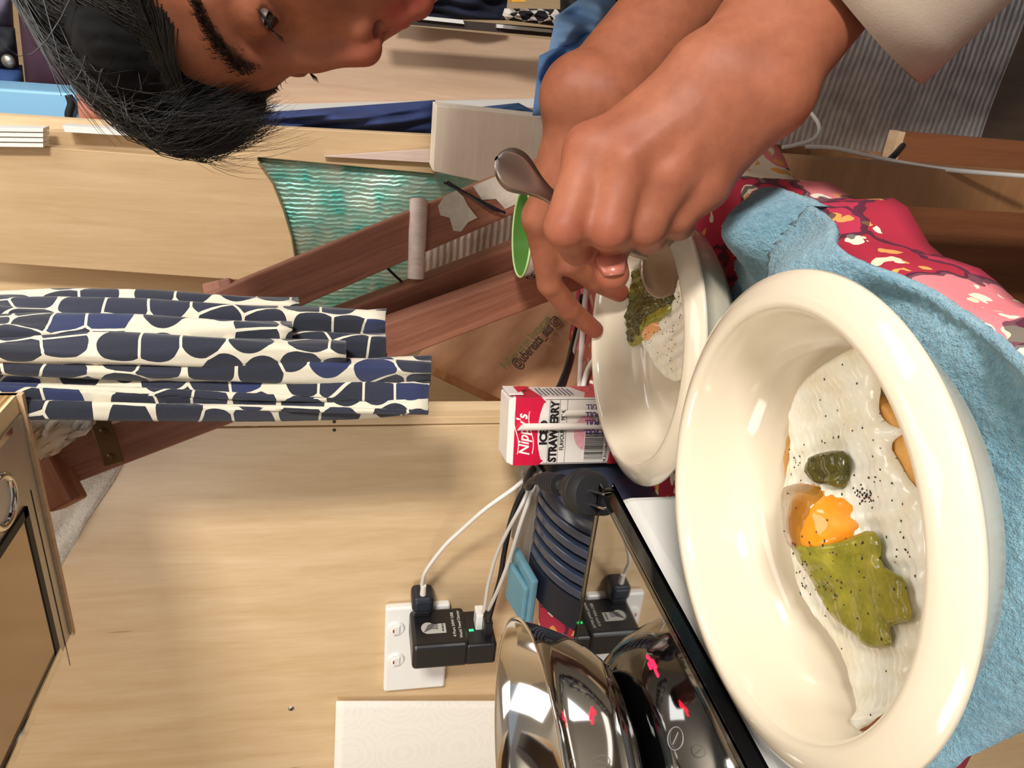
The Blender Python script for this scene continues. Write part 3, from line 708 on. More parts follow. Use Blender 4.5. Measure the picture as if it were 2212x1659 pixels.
cable('usb_cable', [(1054, 1345, 0.715), (1066, 1300, 0.715), (1080, 1250, 0.705), (1090, 1190, 0.69), (1105, 1120, 0.67), (1130, 1060, 0.665), (1170, 1010, 0.675), (1205, 975, 0.68)], 0.0026, M_BLACK, 'black cable from the lower port of the travel adapter')
cable('extension_lead', [(1205, 845, 0.70), (1215, 825, 0.71), (1228, 790, 0.73), (1240, 740, 0.76), (1252, 690, 0.775), (1258, 640, 0.79)], 0.004, M_BLACK, 'thick black lead between the carton and the paper bag')
cable('white_lead', [(1252, 850, 0.70), (1254, 800, 0.71), (1257, 740, 0.72), (1262, 680, 0.735), (1266, 630, 0.75), (1270, 600, 0.76)], 0.0028, M_CABLEW, 'straight white cable lying along the back of the tablecloth')
cable('white_lead', [(1258, 855, 0.68), (1262, 825, 0.685), (1272, 795, 0.685), (1290, 770, 0.68), (1302, 776, 0.665), (1306, 800, 0.655), (1310, 830, 0.65)], 0.0026, M_CABLEW, 'looped white cable beside the milk carton')
cable('thin_lead', [(1219, 835, 0.72), (1232, 790, 0.735), (1243, 745, 0.75), (1256, 690, 0.77), (1262, 640, 0.785)], 0.0018, M_CABLEG, 'thin grey cable beside the thick black lead')

# ------------------------------------------------------------------ flavoured milk carton
nF = Vector((0.226, -0.974, 0)).normalized(); rF = Vector((0.974, 0.226, 0)).normalized(); zU = Vector((0, 0, 1))
CW, CD = 0.0575, 0.038; ctop = 0.8785; cbase = TZ + 0.0045
fc = P(1250, 931, 0.612); fc = Vector((fc.x, fc.y, 0)) 
mc = thing('milk_carton', 'red and white strawberry milk carton standing behind the far bowl', 'carton', (fc.x - nF.x * CD / 2, fc.y - nF.y * CD / 2, cbase))
def fp(s, t_, out=0.0): return fc - rF * (CW / 2) + rF * s + zU * (ctop - t_) + nF * out       # s from left, t down from top
def sp_(s, t_, out=0.0): return fc + rF * (CW / 2 + out) - nF * s + zU * (ctop - t_)             # side face
M_CARD = mk('white carton board', (232, 224, 216), 0.35); M_CRIM = mk('crimson print', (206, 24, 62), 0.3); M_INK = mk('black print', (22, 20, 20), 0.5); M_WPR = mk('white print', (244, 236, 230), 0.4)
cbot = cbase; hh = ctop - cbot
body = MB()
s1, s2 = 0.004, 0.0035
loop0 = [fp(0, hh), fp(CW, hh), sp_(CD, hh), fp(0, hh) - nF * CD]
loop1 = [p + zU * (hh - 0.005) for p in loop0]
ctr = sum(loop1, Vector()) / 4
loop2 = [ctr + (p - ctr) * 0.93 + zU * 0.005 for p in loop1]
body.add(loop0 + loop1 + loop2, [(3, 2, 1, 0), (0, 1, 5, 4), (1, 2, 6, 5), (2, 3, 7, 6), (3, 0, 4, 7), (4, 5, 9, 8), (5, 6, 10, 9), (6, 7, 11, 10), (7, 4, 8, 11), (8, 9, 10, 11)])
body.build('box', M_CARD, mc, bevel=0.0012)
def arc(t0, t1, n=12, o=0.0003):
    return [fp(CW * k / n, t0 + (t1 - t0) * (abs(k / n - 0.5) * 2) ** 2.2, o) for k in range(n + 1)]
low = arc(0.0245, 0.0305)
low[0] = fp(0.0, 0.0265, 0.0003); low[-1] = fp(CW, 0.0265, 0.0003); low.insert(1, fp(0.004, 0.0305, 0.0003)); low.insert(-1, fp(CW - 0.004, 0.0305, 0.0003))
MB().prism([fp(CW, 0.0052, 0.0003), fp(0, 0.0052, 0.0003)] + low, nF * 0.0002).build('red_banner', M_CRIM, mc)
MB().prism([sp_(0, 0.0052, 0.0003), sp_(CD, 0.0052, 0.0003), sp_(CD, 0.0215, 0.0003), sp_(0, 0.0268, 0.0003)], rF * 0.0002).build('red_side_print', M_CRIM, mc)
MB().prism([sp_(0.002, 0.002, 0.0004), sp_(CD - 0.002, 0.002, 0.0004), sp_(CD * 0.5, 0.020, 0.004)], rF * 0.0006).build('ear_flap', M_CRIM, mc)
MB().obox(sp_(CD * 0.45, 0.006, 0.0018), nF * 0.014, zU * 0.006, rF * 0.0005).build('white_flap', M_WPR, mc)
text("Nippy's", 0.0125, fp(0.0085, 0.0185, 0.0006), rF + zU * 0.10, zU - rF * 0.1, M_WPR, mc, 'brand_lettering', bold=0.00022, shear=0.35, width=0.036)
for k_ in range(2):
    MB().tube([fp(0.010 + q * 0.003, 0.0085 + 0.0125 * k_ + 0.0015 * math.sin(q * 0.5) - q * 0.0003, 0.0006) for q in range(13)], 0.0004, 6).build('brand_swoosh', M_WPR, mc)
text('ICED', 0.0088, fp(0.0175, 0.0326, 0.0005), rF, zU, M_INK, mc, 'lettering', bold=0.0004, width=0.0205)
text('STRAWBERRY', 0.0094, fp(0.0026, 0.0412, 0.0005), rF, zU, M_INK, mc, 'lettering', bold=0.0004, width=0.0525)
text('FLAVOURED  MILK', 0.0052, fp(0.0125, 0.0472, 0.0005), rF, zU, M_INK, mc, 'lettering', width=0.0345)
for q in (0.0338, 0.0424, 0.0486): MB().obox(fp(CW / 2, q, 0.0004), rF * (CW / 2 - 0.0015), zU * 0.00012, nF * 0.0001).build('rule_line', M_INK, mc)
for q in (0.0015, CW - 0.0016): MB().obox(fp(q, 0.075, 0.0004), rF * 0.00012, zU * 0.045, nF * 0.0001).build('rule_line', M_INK, mc)
M_PINKP = mk('pink milk print', (226, 164, 172), 0.4, var=0.12, vscale=300)
MB().prism([fp(0.0275 + 0.0150 * math.cos(k * math.tau / 32), 0.066 + 0.0105 * math.sin(k * math.tau / 32), 0.0003) for k in range(32)], nF * 0.0002).build('pink_glass_print', M_PINKP, mc)
MB().box((0, 0, 0), (0, 0, 0)) if False else None
bx = MB().obox(fp(0.0162, 0.0745, 0.0006), rF * 0.0125, zU * 0.0095, nF * 0.0002).build('barcode_panel', M_CARD, mc)
rs = random.Random(5); q = 0.0046; bc = MB()
while q < 0.0272:
    wd_ = rs.choice((0.00022, 0.00022, 0.0004, 0.0006)); bc.obox(fp(q + wd_ / 2, 0.0735, 0.0009), rF * wd_ / 2, zU * 0.0082, nF * 0.0001); q += wd_ + rs.choice((0.00025, 0.0004, 0.0006))
bc.build('barcode_bars', M_INK, bx)
text('9 311336 030129', 0.0036, fp(0.0026, 0.0848, 0.0009), rF, zU, M_INK, mc, 'barcode_digits', width=0.026)
MB().prism([fp(0, hh - 0.001, 0.0003), fp(CW, hh - 0.001, 0.0003), fp(CW, 0.094, 0.0003), fp(CW * 0.7, 0.088, 0.0003), fp(CW * 0.35, 0.090, 0.0003), fp(0, 0.086, 0.0003)][::-1], nF * 0.0002).build('strawberry_print', mk('strawberry print', (206, 52, 66), 0.4, var=0.4, vscale=160), mc)
MB().prism([sp_(0, hh - 0.001, 0.0003), sp_(CD, hh - 0.001, 0.0003), sp_(CD, 0.060, 0.0003), sp_(CD * 0.4, 0.068, 0.0003), sp_(0, 0.062, 0.0003)], rF * 0.0002).build('strawberry_side_print', mk('strawberry side print', (214, 92, 92), 0.4, var=0.4, vscale=160), mc)
side = MB()
for i in range(9): side.obox(sp_(0.018, 0.028 + i * 0.0034, 0.0004), nF * (0.012 + 0.002 * math.sin(i * 2.1)), zU * 0.0006, rF * 0.0001)
side.build('small_print', mk('grey small print', (110, 110, 116), 0.5), mc)
stf = MB().tube([fp(0.0338, 0.0125, 0.0036), fp(0.0338, 0.118, 0.0036)], 0.0029, 16); stf.v[0] = stf.v[0]
def straw(s_, t0, r_, label):
    pts = []; mb = MB(); n = 16
    a = [fp(s_, 0.118, 0.0006 + r_) + rF * r_ * math.cos(k * math.tau / n) + nF * r_ * math.sin(k * math.tau / n) for k in range(n)]
    b_ = [p + zU * (0.118 - t0 - 0.006 * (0.5 + 0.5 * math.cos(k * math.tau / n))) for k, p in enumerate(a)]
    mb.add(a + b_, [(k, (k + 1) % n, n + (k + 1) % n, n + k) for k in range(n)] + [tuple(range(n, 2 * n))])
    tag(mb.build('straw', mk('white paper straw', (232, 222, 212), 0.5), mc, smooth=True, sharp=50), label)
straw(0.0338, 0.0070, 0.0029, 'tall white straw with a slanted tip'); straw(0.0450, 0.0435, 0.0026, 'short white telescopic straw')
M_FILM = mk('clear straw wrapper', (240, 240, 240), 0.1, trans=1.0, ior=1.2)
M_PURP = mk('purple print', (54, 34, 110), 0.4)
for k_, s_ in enumerate((0.0296, 0.0378, 0.0445, 0.0508)):
    o_ = 0.0066
    text('PULL', 0.0058, fp(s_ + 0.0022, 0.0745, o_), zU, -rF, M_PURP, mc, 'wrapper_lettering', bold=0.0001, width=0.0118)
    MB().obox(fp(s_, 0.081, o_), rF * 0.0018, zU * 0.0035, nF * 0.0001).build('purple_mark', M_PURP, mc)

# ------------------------------------------------------------------ green lined cup
cc = P(1127, 505, 0.665); R1, R0 = 0.0385, 0.030; Hc = cc.z - (TZ + 0.005)
cup = thing('cup', 'white tub with bright green inside standing behind the hands', 'cup', (cc.x, cc.y, TZ + 0.005))
MB().lathe([(0, 0), (R0, 0), (R1 - 0.001, Hc - 0.001), (R1, Hc), (R1 - 0.0004, Hc)], (cc.x, cc.y, TZ + 0.005), segs=64).build('outer_wall', mk('white tub card', (232, 222, 212), 0.4), cup, smooth=True, sharp=60)
MB().lathe([(R1 - 0.0004, Hc), (R1 - 0.0016, Hc - 0.0005), (R0 - 0.002, 0.003), (0, 0.003)], (cc.x, cc.y, TZ + 0.005), segs=64).build('lining', mk('bright green lining', (86, 130, 58), 0.2), cup, smooth=True, sharp=60)
MB().lathe([(R1, -0.0012), (R1 + 0.0010, 0), (R1, 0.0012), (R1 - 0.0010, 0)], (cc.x, cc.y, cc.z), segs=64, closed=True).build('rim', mk('pale green rim', (190, 214, 150), 0.3), cup, smooth=True)
for s_, a, b_, sz in (('Oz', 1158, 598, 0.012), ('Best', 1222, 598, 0.010)):
    q = P(a, b_, 0.66); dr = Vector((q.x - cc.x, q.y - cc.y, 0)).normalized(); tr = Vector((-dr.y, dr.x, 0))
    text(s_, sz, Vector((cc.x, cc.y, q.z)) + dr * (R1 + 0.0012) - tr * 0.008, tr, (0, 0, 1), M_INK, cup, 'lettering', bold=0.0004)
# ------------------------------------------------------------------ paper bag behind the ladder
bgd = 0.90
def bp(u_, v_, dd=0.0): return P(v_, 1659 - u_, bgd + dd)
TL, e1_, e2_ = (894, 905), (0.763, 0.649), (-0.437, 0.90)
def bq(s, t_, dd=0.0): return bp(TL[0] + e1_[0] * s + e2_[0] * t_, TL[1] + e1_[1] * s + e2_[1] * t_, dd)
bag = thing('paper_bag', 'brown paper takeaway bag with printed handle leaning behind the ladder', 'bag', bq(150, 330))
nr, nc = 14, 14; rows = []
for i in range(nr):
    rows.append([bq(-10 + 500 * j / (nc - 1), 330 * i / (nr - 1), -0.012 * math.sin(math.pi * j / (nc - 1)) + 0.003 * math.sin(i * 1.7 + j * 0.9) + 0.05 * j / nc) for j in range(nc)])
back = [[p + VF * (0.03 + 0.05 * min(1, i / 6)) for p in r] for i, r in enumerate(rows)]
MB().grid(rows).build('front_panel', M_KRAFT, bag, smooth=True, solid=0.0004)
MB().grid(back).build('back_panel', M_KRAFT, bag, smooth=True, solid=0.0004)
MB().grid([[r[0] for r in rows], [(a[0] + b_[0]) / 2 + (rows[0][-1] - rows[0][0]).normalized() * -0.012 for a, b_ in zip(rows, back)], [r[0] for r in back]]).build('side_gusset', M_KRAFT, bag, solid=0.0004)
MB().grid([rows[-1], back[-1]]).build('bottom_panel', M_KRAFT, bag, solid=0.0004)
xd = (bq(260, 200) - bq(60, 200)).normalized(); yd = (bq(150, 100) - bq(150, 240)); yd = (yd - xd * yd.dot(xd)).normalized()
nb = xd.cross(yd)
if nb.dot(VF) > 0: yd = -yd; nb = -nb
M_GRN = mk('faded green ink', (132, 146, 88), 0.7); M_DINK = mk('dark ink', (104, 78, 66), 0.7)
pa = P(1119, 799, bgd - 0.016); pb = P(1196, 712, bgd + 0.006)
xd = (pb - pa).normalized(); yd = (yd - xd * yd.dot(xd)).normalized(); LN = (pb - pa).length
text('@ubereats_aus', 0.018, pa + VF * -0.006, xd, yd, M_DINK, bag, 'printed_handle', bold=0.0005, width=LN)
pc = P(1094, 800, bgd - 0.016); pe = P(1193, 690, bgd + 0.006)
text('Follow us on Instagram', 0.015, pc + VF * -0.006, xd, yd, M_GRN, bag, 'printed_line', bold=0.0001, width=(pe - pc).length)
ic = pb + xd * 0.009 + yd * 0.005 - VF * 0.006
ig = MB().tube([ic + xd * 0.0055 * math.copysign(abs(math.cos(k * math.tau / 24)) ** 0.5, math.cos(k * math.tau / 24)) + yd * 0.0055 * math.copysign(abs(math.sin(k * math.tau / 24)) ** 0.5, math.sin(k * math.tau / 24)) for k in range(25)], 0.0008, 6)
ig.tube([ic + xd * 0.0028 * math.cos(k * math.tau / 18) + yd * 0.0028 * math.sin(k * math.tau / 18) for k in range(19)], 0.0007, 6)
ig.build('printed_camera_icon', M_DINK, bag)

# ------------------------------------------------------------------ wooden ladder
def dz_at(x): return 0.575 + (0.745 - 0.575) * max(0, min(1.1, (x - 180) / 970.0))
ld = thing('wooden_ladder', 'old dark timber step ladder leaning across behind the tea towels', 'ladder', P(1240, 560, 0.76))
PK = {}
def plank(p0, p1, wpx, th, name, mat, tilt=0.0, par=ld, bev=0.002, key=None):
    a, b_ = P(*p0), P(*p1); dirv = (b_ - a); t_ = dirv.normalized()
    zc = (p0[2] + p1[2]) / 2; nn = (VF - t_ * VF.dot(t_)).normalized(); nn = Matrix.Rotation(tilt, 3, t_) @ nn; sdv = t_.cross(nn)
    me = MB().obox((0, 0, 0), (wpx / FPX * zc / 2, 0, 0), (0, th / 2, 0), (0, 0, dirv.length / 2)).build(name, mat, None, bevel=bev)
    M_ = Matrix((sdv, nn, t_)).transposed().to_4x4(); M_.translation = (a + b_) / 2 - wloc(par)
    me.parent = par; me.matrix_local = M_
    if key: PK[key] = ((a + b_) / 2 - nn * th / 2, nn)
    return me
def on_plank(key, x, y, off=0.0):
    o, nn = PK[key]; r = ray(x, y); return CAM + r * ((o - CAM).dot(nn) / r.dot(nn)) - nn * off
def D(x, off=0.0): return dz_at(x) + off
TL_ = math.radians(30)
plank((60, 1020, D(60)), (1265, 573, D(1265)), 88, 0.024, 'stile', M_LADDER, tilt=TL_)
plank((430, 830, D(430, 0.03)), (1270, 503, D(1270, 0.03)), 88, 0.024, 'stile', M_LADDER, tilt=TL_)
plank((380, 718, D(380, 0.02)), (1290, 335, D(1290, 0.02)), 92, 0.022, 'stile', M_LADDER, tilt=TL_ * 0.7, key='s1')
plank((546, 928, D(546, 0.012)), (480, 612, D(480, 0.03)), 62, 0.030, 'tread', M_LADDER)
MB().tube([P(905, 432, D(905, -0.006)), P(902, 500, D(905, -0.006)), P(898, 602, D(900, 0.004))], [0.0085, 0.0085, 0.008], 16).build('rung', M_RUNG, ld, smooth=True, sharp=50)
M_BRKT = mk('tarnished brass bracket', (96, 78, 52), 0.45, 0.7, var=0.3, bump=0.4)
plank((248, 1003, D(240) - 0.0105), (214, 905, D(214) - 0.0105), 44, 0.003, 'hinge_bracket', M_BRKT)
for a, b_ in ((222, 930), (238, 985)):
    c = P(a, b_, D(a) - 0.0125); MB().lathe([(0, -0.001), (0.003, -0.001), (0.0022, 0.001), (0, 0.0013)], c, VR, VU, -VF, segs=14).build('bracket_rivet', M_BRKT, ld, smooth=True)
plank((150, 1090, D(150, -0.004)), (95, 985, D(95, -0.004)), 60, 0.02, 'brace', M_LADDER)
MBp = MB()
M_PEEL = mk('peeling cream paint', (206, 198, 180), 0.8, var=0.15, vscale=60, bump=0.5)
for pts in ([(945, 445), (958, 425), (985, 412), (1000, 425), (1010, 445), (1030, 470), (1010, 480), (995, 500), (978, 498), (970, 470), (950, 465)], [(1020, 402), (1060, 385), (1100, 372), (1130, 400), (1115, 440), (1090, 452), (1070, 430), (1040, 432)]):
    MB().prism([on_plank('s1', a, b_, 0.0012) for a, b_ in pts], VF * 0.0008).build('peeling_paint', M_PEEL, ld)
for k_, pts in enumerate(([(958, 394), (1000, 415), (1050, 440), (1092, 461)], [(965, 392), (1010, 420), (1060, 450), (1090, 458)], [(832, 574), (850, 592), (872, 612)])):
    q = spline([P(a, b_, D(a, -0.008) if k_ < 2 else D(a, 0.02)) for a, b_ in pts], 14)
    tag(MB().tube(q, 0.0014, 6).build('cable_tie', M_BLACK, base=q[0]), ('upper black cable tie end by the peeling paint', 'lower black cable tie end by the peeling paint', 'short black cable tie end against the teal-reflection foil')[k_], 'cable tie')

# ------------------------------------------------------------------ hanging pebble print tea towels
def hang(name, edges, bottoms, zc, label, ztop=1.62):
    """edges: y pixels across the towel with a depth wobble; bottoms: lowest x pixel along it"""
    sec = []; L_ = 0.0; last = None
    fine = []
    for k in range(len(edges) - 1):
        (ya, da), (yb, db) = edges[k], edges[k + 1]
        for q in range(4):
            t_ = q / 4; tt = t_; fine.append((ya + (yb - ya) * t_, da + (db - da) * tt, (k + t_) / (len(edges) - 1)))
    fine.append((edges[-1][0], edges[-1][1], 1.0))
    for y, dd, f in fine:
        xb = np.interp(f, np.linspace(0, 1, len(bottoms)), bottoms)
        p = P(xb, y, zc + dd)
        if last is not None: L_ += (Vector((p.x, p.y, 0)) - last).length
        last = Vector((p.x, p.y, 0)); sec.append((p, L_))
    rows, uv = [], []; nz_ = 60
    for i in range(nz_ + 1):
        r, u_ = [], []
        for j, (p, s_) in enumerate(sec):
            z = p.z + (ztop - p.z) * i / nz_
            sw = 0.0022 * math.sin(z * 22 + j * 0.25) + 0.0012 * math.sin(z * 47 + j * 0.5)
            flare = 0.0018 * math.exp(-(z - p.z) / 0.012)
            q = Vector((p.x, p.y, 0)) + VR * sw - VF * (flare + 0.4 * sw)
            r.append((q.x, q.y, z)); u_.append((s_ + (ord(name) - 97) * 0.137 + zc, z))
        rows.append(r); uv.append(u_)
    o = MB().grid(rows, uv=uv).build('tea_towel', M_PEBBLE, base=(sec[0][0].x, sec[0][0].y, rows[0][0][2]), smooth=True, solid=0.0022)
    return tag(o, label, 'towel', 'navy pebble print tea towels')
def roll(y0, y1, dep, n=9, a0=-2.6, a1=2.6):
    c, r = (y0 + y1) / 2, (y1 - y0) / 2
    return [(c - r * math.sin(-(a0 + (a1 - a0) * k / (n - 1))), -dep * math.cos(a0 + (a1 - a0) * k / (n - 1))) for k in range(n)]
hang('a', roll(645, 692, 0.010), [640, 645, 648, 645, 640], 0.545, 'navy pebble tea towel hanging nearest the tan panel, ending first')
hang('b', roll(668, 720, 0.011, a0=-2.4, a1=1.9) + roll(722, 775, 0.012, a0=-1.7, a1=2.4), [835, 832, 832, 834, 836], 0.524, 'navy pebble tea towel between the short rolled fold and the tan panel')
hang('c', roll(697, 743, 0.011), [628, 632, 632, 630], 0.494, 'short rolled navy pebble tea towel fold in the middle of the bunch')
hang('d', roll(736, 790, 0.013), [742, 748, 748, 745], 0.494, 'narrow rolled navy pebble tea towel in the middle, ending above the longest one')
hang('e', roll(774, 822, 0.012, a0=-2.4, a1=1.7) + roll(824, 868, 0.005, a0=-1.4, a1=1.5) + roll(870, 895, 0.007, a0=-1.6, a1=2.2), [932, 930, 926, 924, 925], 0.510, 'longest navy pebble tea towel hanging beside the plywood wall')

# ------------------------------------------------------------------ cream towel draped on the ladder
def sheet(quad_rows, name, mat, label, cat, solid=0.005, jit=0.0012, n=30):
    nr_ = len(quad_rows); rows = []
    for i in range(n + 1):
        f = i / n * (nr_ - 1); k = min(int(f), nr_ - 2); t_ = f - k
        a0, a1 = quad_rows[k]; b0, b1 = quad_rows[k + 1]
        L0 = P(*a0).lerp(P(*b0), t_); L1 = P(*a1).lerp(P(*b1), t_)
        r = []
        for j in range(n + 1):
            p = L0.lerp(L1, j / n); p = p - VF * (0.004 * math.sin(math.pi * j / n) + 0.002 * math.sin(j * 0.7 + i * 0.3)) + Vector([random.uniform(-jit, jit) for _ in range(3)]); r.append(p)
        rows.append(r)
    o = MB().grid(rows).build(name, mat, base=rows[0][0], smooth=True, solid=solid); return tag(o, label, cat)
sheet([((130, 1228, 0.630), (-120, 1228, 0.630)), ((200, 1110, 0.625), (-80, 1110, 0.628)), ((278, 985, 0.622), (20, 985, 0.620)), ((230, 930, 0.615), (20, 930, 0.610)),
       ((228, 895, 0.585), (20, 890, 0.58)), ((205, 885, 0.562), (10, 880, 0.552)), ((208, 918, 0.545), (0, 915, 0.535)), ((160, 948, 0.548), (-10, 945, 0.536)), ((105, 985, 0.552), (-30, 985, 0.540))], 'bath_towel', M_TERRY, 'cream terry towel draped over the top of the ladder', 'towel')

# ------------------------------------------------------------------ steel lined hood above the cooker
HZ = 1.197
fr, fl = PZ(60, 830, HZ), PZ(150, 1380, HZ); HY = 0.445
hd = thing('range_hood', 'stainless steel hood lining in a plywood box overhead', 'hood', ((fr.x + fl.x) / 2, 0.2, HZ))
HX0, HX1 = fl.x, fr.x
MB().box((HX0, -0.2, HZ + 0.0012), (HX1, HY, HZ + 0.35)).build('plywood_box', M_LAM, hd)
MB().box((HX0 + 0.001, -0.2, HZ), (HX1 - 0.012, HY - 0.003, HZ + 0.001)).build('steel_underside', M_STEEL, hd)
MB().box((HX1 - 0.016, -0.2, HZ - 0.0008), (HX1 - 0.012, HY - 0.02, HZ)).build('bright_trim', M_CHROME, hd)
MB().box((HX0, HY - 0.003, HZ - 0.002), (HX1, HY + 0.001, HZ + 0.35)).build('back_board', M_EDGE, hd)
c1, c2 = PZ(58, 1086, HZ), PZ(119, 1403, HZ)
wx0, wx1, wy1 = c2.x, c1.x, (c1.y + c2.y) / 2
fr_ = MB().box((wx0 - 0.001, wy1 - 0.006, HZ - 0.0016), (wx1, wy1, HZ)).box((wx1 - 0.006, -0.2, HZ - 0.0016), (wx1, wy1, HZ))
fr_.build('black_seal', M_BLACKM, hd)
MB().box((wx0 - 0.010, -0.2, HZ - 0.003), (wx0 - 0.001, wy1, HZ)).build('chrome_strip', M_CHROME, hd, bevel=0.0012)
MB().box((wx0, -0.2, HZ - 0.001), (wx1 - 0.005, wy1 - 0.005, HZ - 0.0001)).build('glass_panel', mk('smoked glass', (158, 140, 120), 0.14, 0.75, spec=0.8), hd)
MB().box((wx0 - 0.03, wy1 + 0.011, HZ - 0.0004), (wx1 + 0.004, wy1 + 0.0116, HZ)).build('panel_joint', M_BLACK, hd)
lc = PZ(-8, 1085, HZ)
MB().lathe([(0.017, 0), (0.017, -0.004), (0.015, -0.0055), (0.0125, -0.004), (0.0125, 0)], lc, segs=48).build('lamp_ring', M_CHROME, hd, smooth=True)
MB().lathe([(0, -0.003), (0.0125, -0.0025)], lc, segs=48).build('lamp_lens', mk('frosted lens', (214, 206, 196), 0.2), hd, smooth=True)

# ------------------------------------------------------------------ kitchen paper and screws
rows = []
for i in range(21):
    x = 726 + (1120 - 726) * i / 20
    r = []
    for j in range(21):
        y = 1514 + 330 * j / 20
        p = PY(x - 10 * j / 20, y, WY - 0.004 - 0.012 * math.sin(math.pi * j / 20) - 0.004 * (i / 20))
        r.append(p)
    rows.append(r)
tag(MB().grid(rows).build('kitchen_paper', M_PAPER, base=rows[-1][0], smooth=True, solid=0.0012), 'white embossed kitchen paper sheet against the wall behind the steel bowl', 'paper towel')
for k_, (a, b_, lb) in enumerate(((629, 1531, 'zinc screw head in the wall above the kitchen paper'), (722, 911, 'tiny screw just right of the panel seam by the longest tea towel'), (722, 929, 'tiny screw just left of the panel seam by the longest tea towel'))):
    c = PY(a, b_, WY); r_ = 0.0032 if k_ == 0 else 0.0016
    sc_ = thing('screw', lb, 'screw', c, 'wall screws')
    MB().lathe([(0, -0.0007), (r_ * 0.5, -0.0007), (r_, -0.0002), (r_, 0.001)], c, (1, 0, 0), (0, 0, -1), (0, 1, 0), segs=24).build('head', M_SCREW if k_ == 0 else mk('dark screw', (90, 76, 60), 0.5, 0.6), sc_, smooth=True)
    MB().obox(c + Vector((0, -0.0008, 0)), (r_ * 0.42, 0, 0), (0, 0.0001, 0), (0, 0, r_ * 0.42)).build('drive_recess', M_BLACK, sc_)

# ------------------------------------------------------------------ rear of the van
def flat(name, raw, Y, th, mat, label=None, cat=None, parent=None, kind=None, bevel=0.0, bulge=0.0):
    pts = [PY(a, b_, Y) for a, b_ in raw]
    base = Vector((sum(p.x for p in pts) / len(pts), Y, min(p.z for p in pts)))
    o = MB().prism(pts, (0, th, 0)).build(name, mat, parent, base=base if parent is None else None, bevel=bevel)
    return tag(o, label, cat, kind=kind)
flat('cabinet_panel', [(-90, 562), (-90, 303), (557, 353), (590, 400), (612, 455), (630, 515), (639, 570), (640, 615), (516, 605)], 1.00, 0.018, M_TAN, 'tall tan plywood panel with a rounded lower corner', 'panel', bevel=0.001)
flat('shelf_board', [(92, 284), (540, 272), (942, 293), (942, 376), (557, 340), (557, 350), (92, 314)], 1.022, 0.018, M_TAN, 'narrow tan board edge beside the hanging fringe', 'board', bevel=0.001)
flat('timber_offcut', [(700, 338), (942, 322), (942, 352)], 1.012, 0.008, M_RUNG, 'pale weathered timber strip lying along the narrow board', 'offcut')
flat('plywood_box', [(943, 228), (1260, 262), (1260, 440), (935, 370)], 0.96, 0.05, M_WHITEWOOD, 'pale plywood box front above the teal-reflection foil', 'box', bevel=0.001)
def crumple(name, raw4, Y0, Y1, mat, label, cat, n=40, amp=0.004, solid=0.003):
    a, b_, c, d_ = raw4; rows = []
    for i in range(n + 1):
        r = []
        for j in range(n + 1):
            u_, v_ = j / n, i / n
            x = (a[0] * (1 - u_) + b_[0] * u_) * (1 - v_) + (d_[0] * (1 - u_) + c[0] * u_) * v_
            y = (a[1] * (1 - u_) + b_[1] * u_) * (1 - v_) + (d_[1] * (1 - u_) + c[1] * u_) * v_
            Y = Y0 + (Y1 - Y0) * v_ + amp * (math.sin(u_ * 9 + v_ * 5) * 0.5 + math.sin(v_ * 23 + u_ * 3) * 0.3) + random.uniform(-amp, amp) * 0.12
            r.append(PY(x, y, Y))
        rows.append(r)
    return tag(MB().grid(rows).build(name, mat, base=rows[-1][0], smooth=True, solid=solid), label, cat)
crumple('foil_sheet', [(556, 336), (556, 700), (1230, 640), (1230, 400)], 1.034, 1.034, M_TEAL, 'foil insulation with a teal reflection in its colour behind the ladder', 'foil')
crumple('foil_sheet', [(880, 470), (900, 660), (1200, 640), (1200, 420)], 1.012, 1.012, M_FOIL, 'silver bubble foil patch between the ladder stiles', 'foil', amp=0.003)

def soft(name, raw, Y, th, mat, label, cat, seed=0, amp=0.012, n=26):
    """a soft folded cloth: bulged and creased front inside the outline of a quad, with real thickness"""
    a, b_, c, d_ = raw; rows = []; back = []
    rg = random.Random(seed); ph_ = [rg.uniform(0, 6) for _ in range(6)]
    for i in range(n + 1):
        r, q = [], []
        for j in range(n + 1):
            u_, v_ = j / n, i / n
            x = (a[0] * (1 - u_) + b_[0] * u_) * (1 - v_) + (d_[0] * (1 - u_) + c[0] * u_) * v_
            y = (a[1] * (1 - u_) + b_[1] * u_) * (1 - v_) + (d_[1] * (1 - u_) + c[1] * u_) * v_
            w_ = (math.sin(math.pi * u_) * math.sin(math.pi * v_)) ** 0.4 if 0 < u_ < 1 and 0 < v_ < 1 else 0
            fold = math.sin(u_ * 7 + 3 * v_ + ph_[0]) * 0.5 + math.sin(v_ * 11 + 2 * math.sin(u_ * 5 + ph_[1]) + ph_[2]) * 0.5 + 0.3 * math.sin(u_ * 19 - v_ * 13 + ph_[3])
            r.append(PY(x, y, Y - w_ * (th * 0.5 + amp * fold))); q.append(PY(x, y, Y + w_ * th * 0.5 + 0.002))
        rows.append(r); back.append(q)
    return tag(MB().grid(rows).grid(back).build(name, mat, base=rows[-1][n // 2], smooth=True), label, cat)
M_NAVY = mk('navy cloth', (44, 58, 104), 0.85, var=0.3, vscale=20); M_BLUE = mk('blue cloth', (92, 132, 186), 0.85, var=0.15, vscale=20); M_DNAVY = mk('dark navy cloth', (26, 32, 54), 0.85, var=0.3, vscale=20)
fw = thing('rear_cupboard', 'pinkish plywood cupboard front at the back of the van', 'cupboard', (PY(900, 130, 1.75).x, 1.75, 0))
flat('front_panel', [(480, 236), (480, 16), (1330, 100), (2200, 190), (2200, 250), (1330, 215)], 1.75, 0.02, M_PINK, parent=fw)
flat('white_batten', [(560, 240), (560, 228), (1200, 213), (1200, 232)], 1.72, 0.028, M_WHITE, parent=fw)
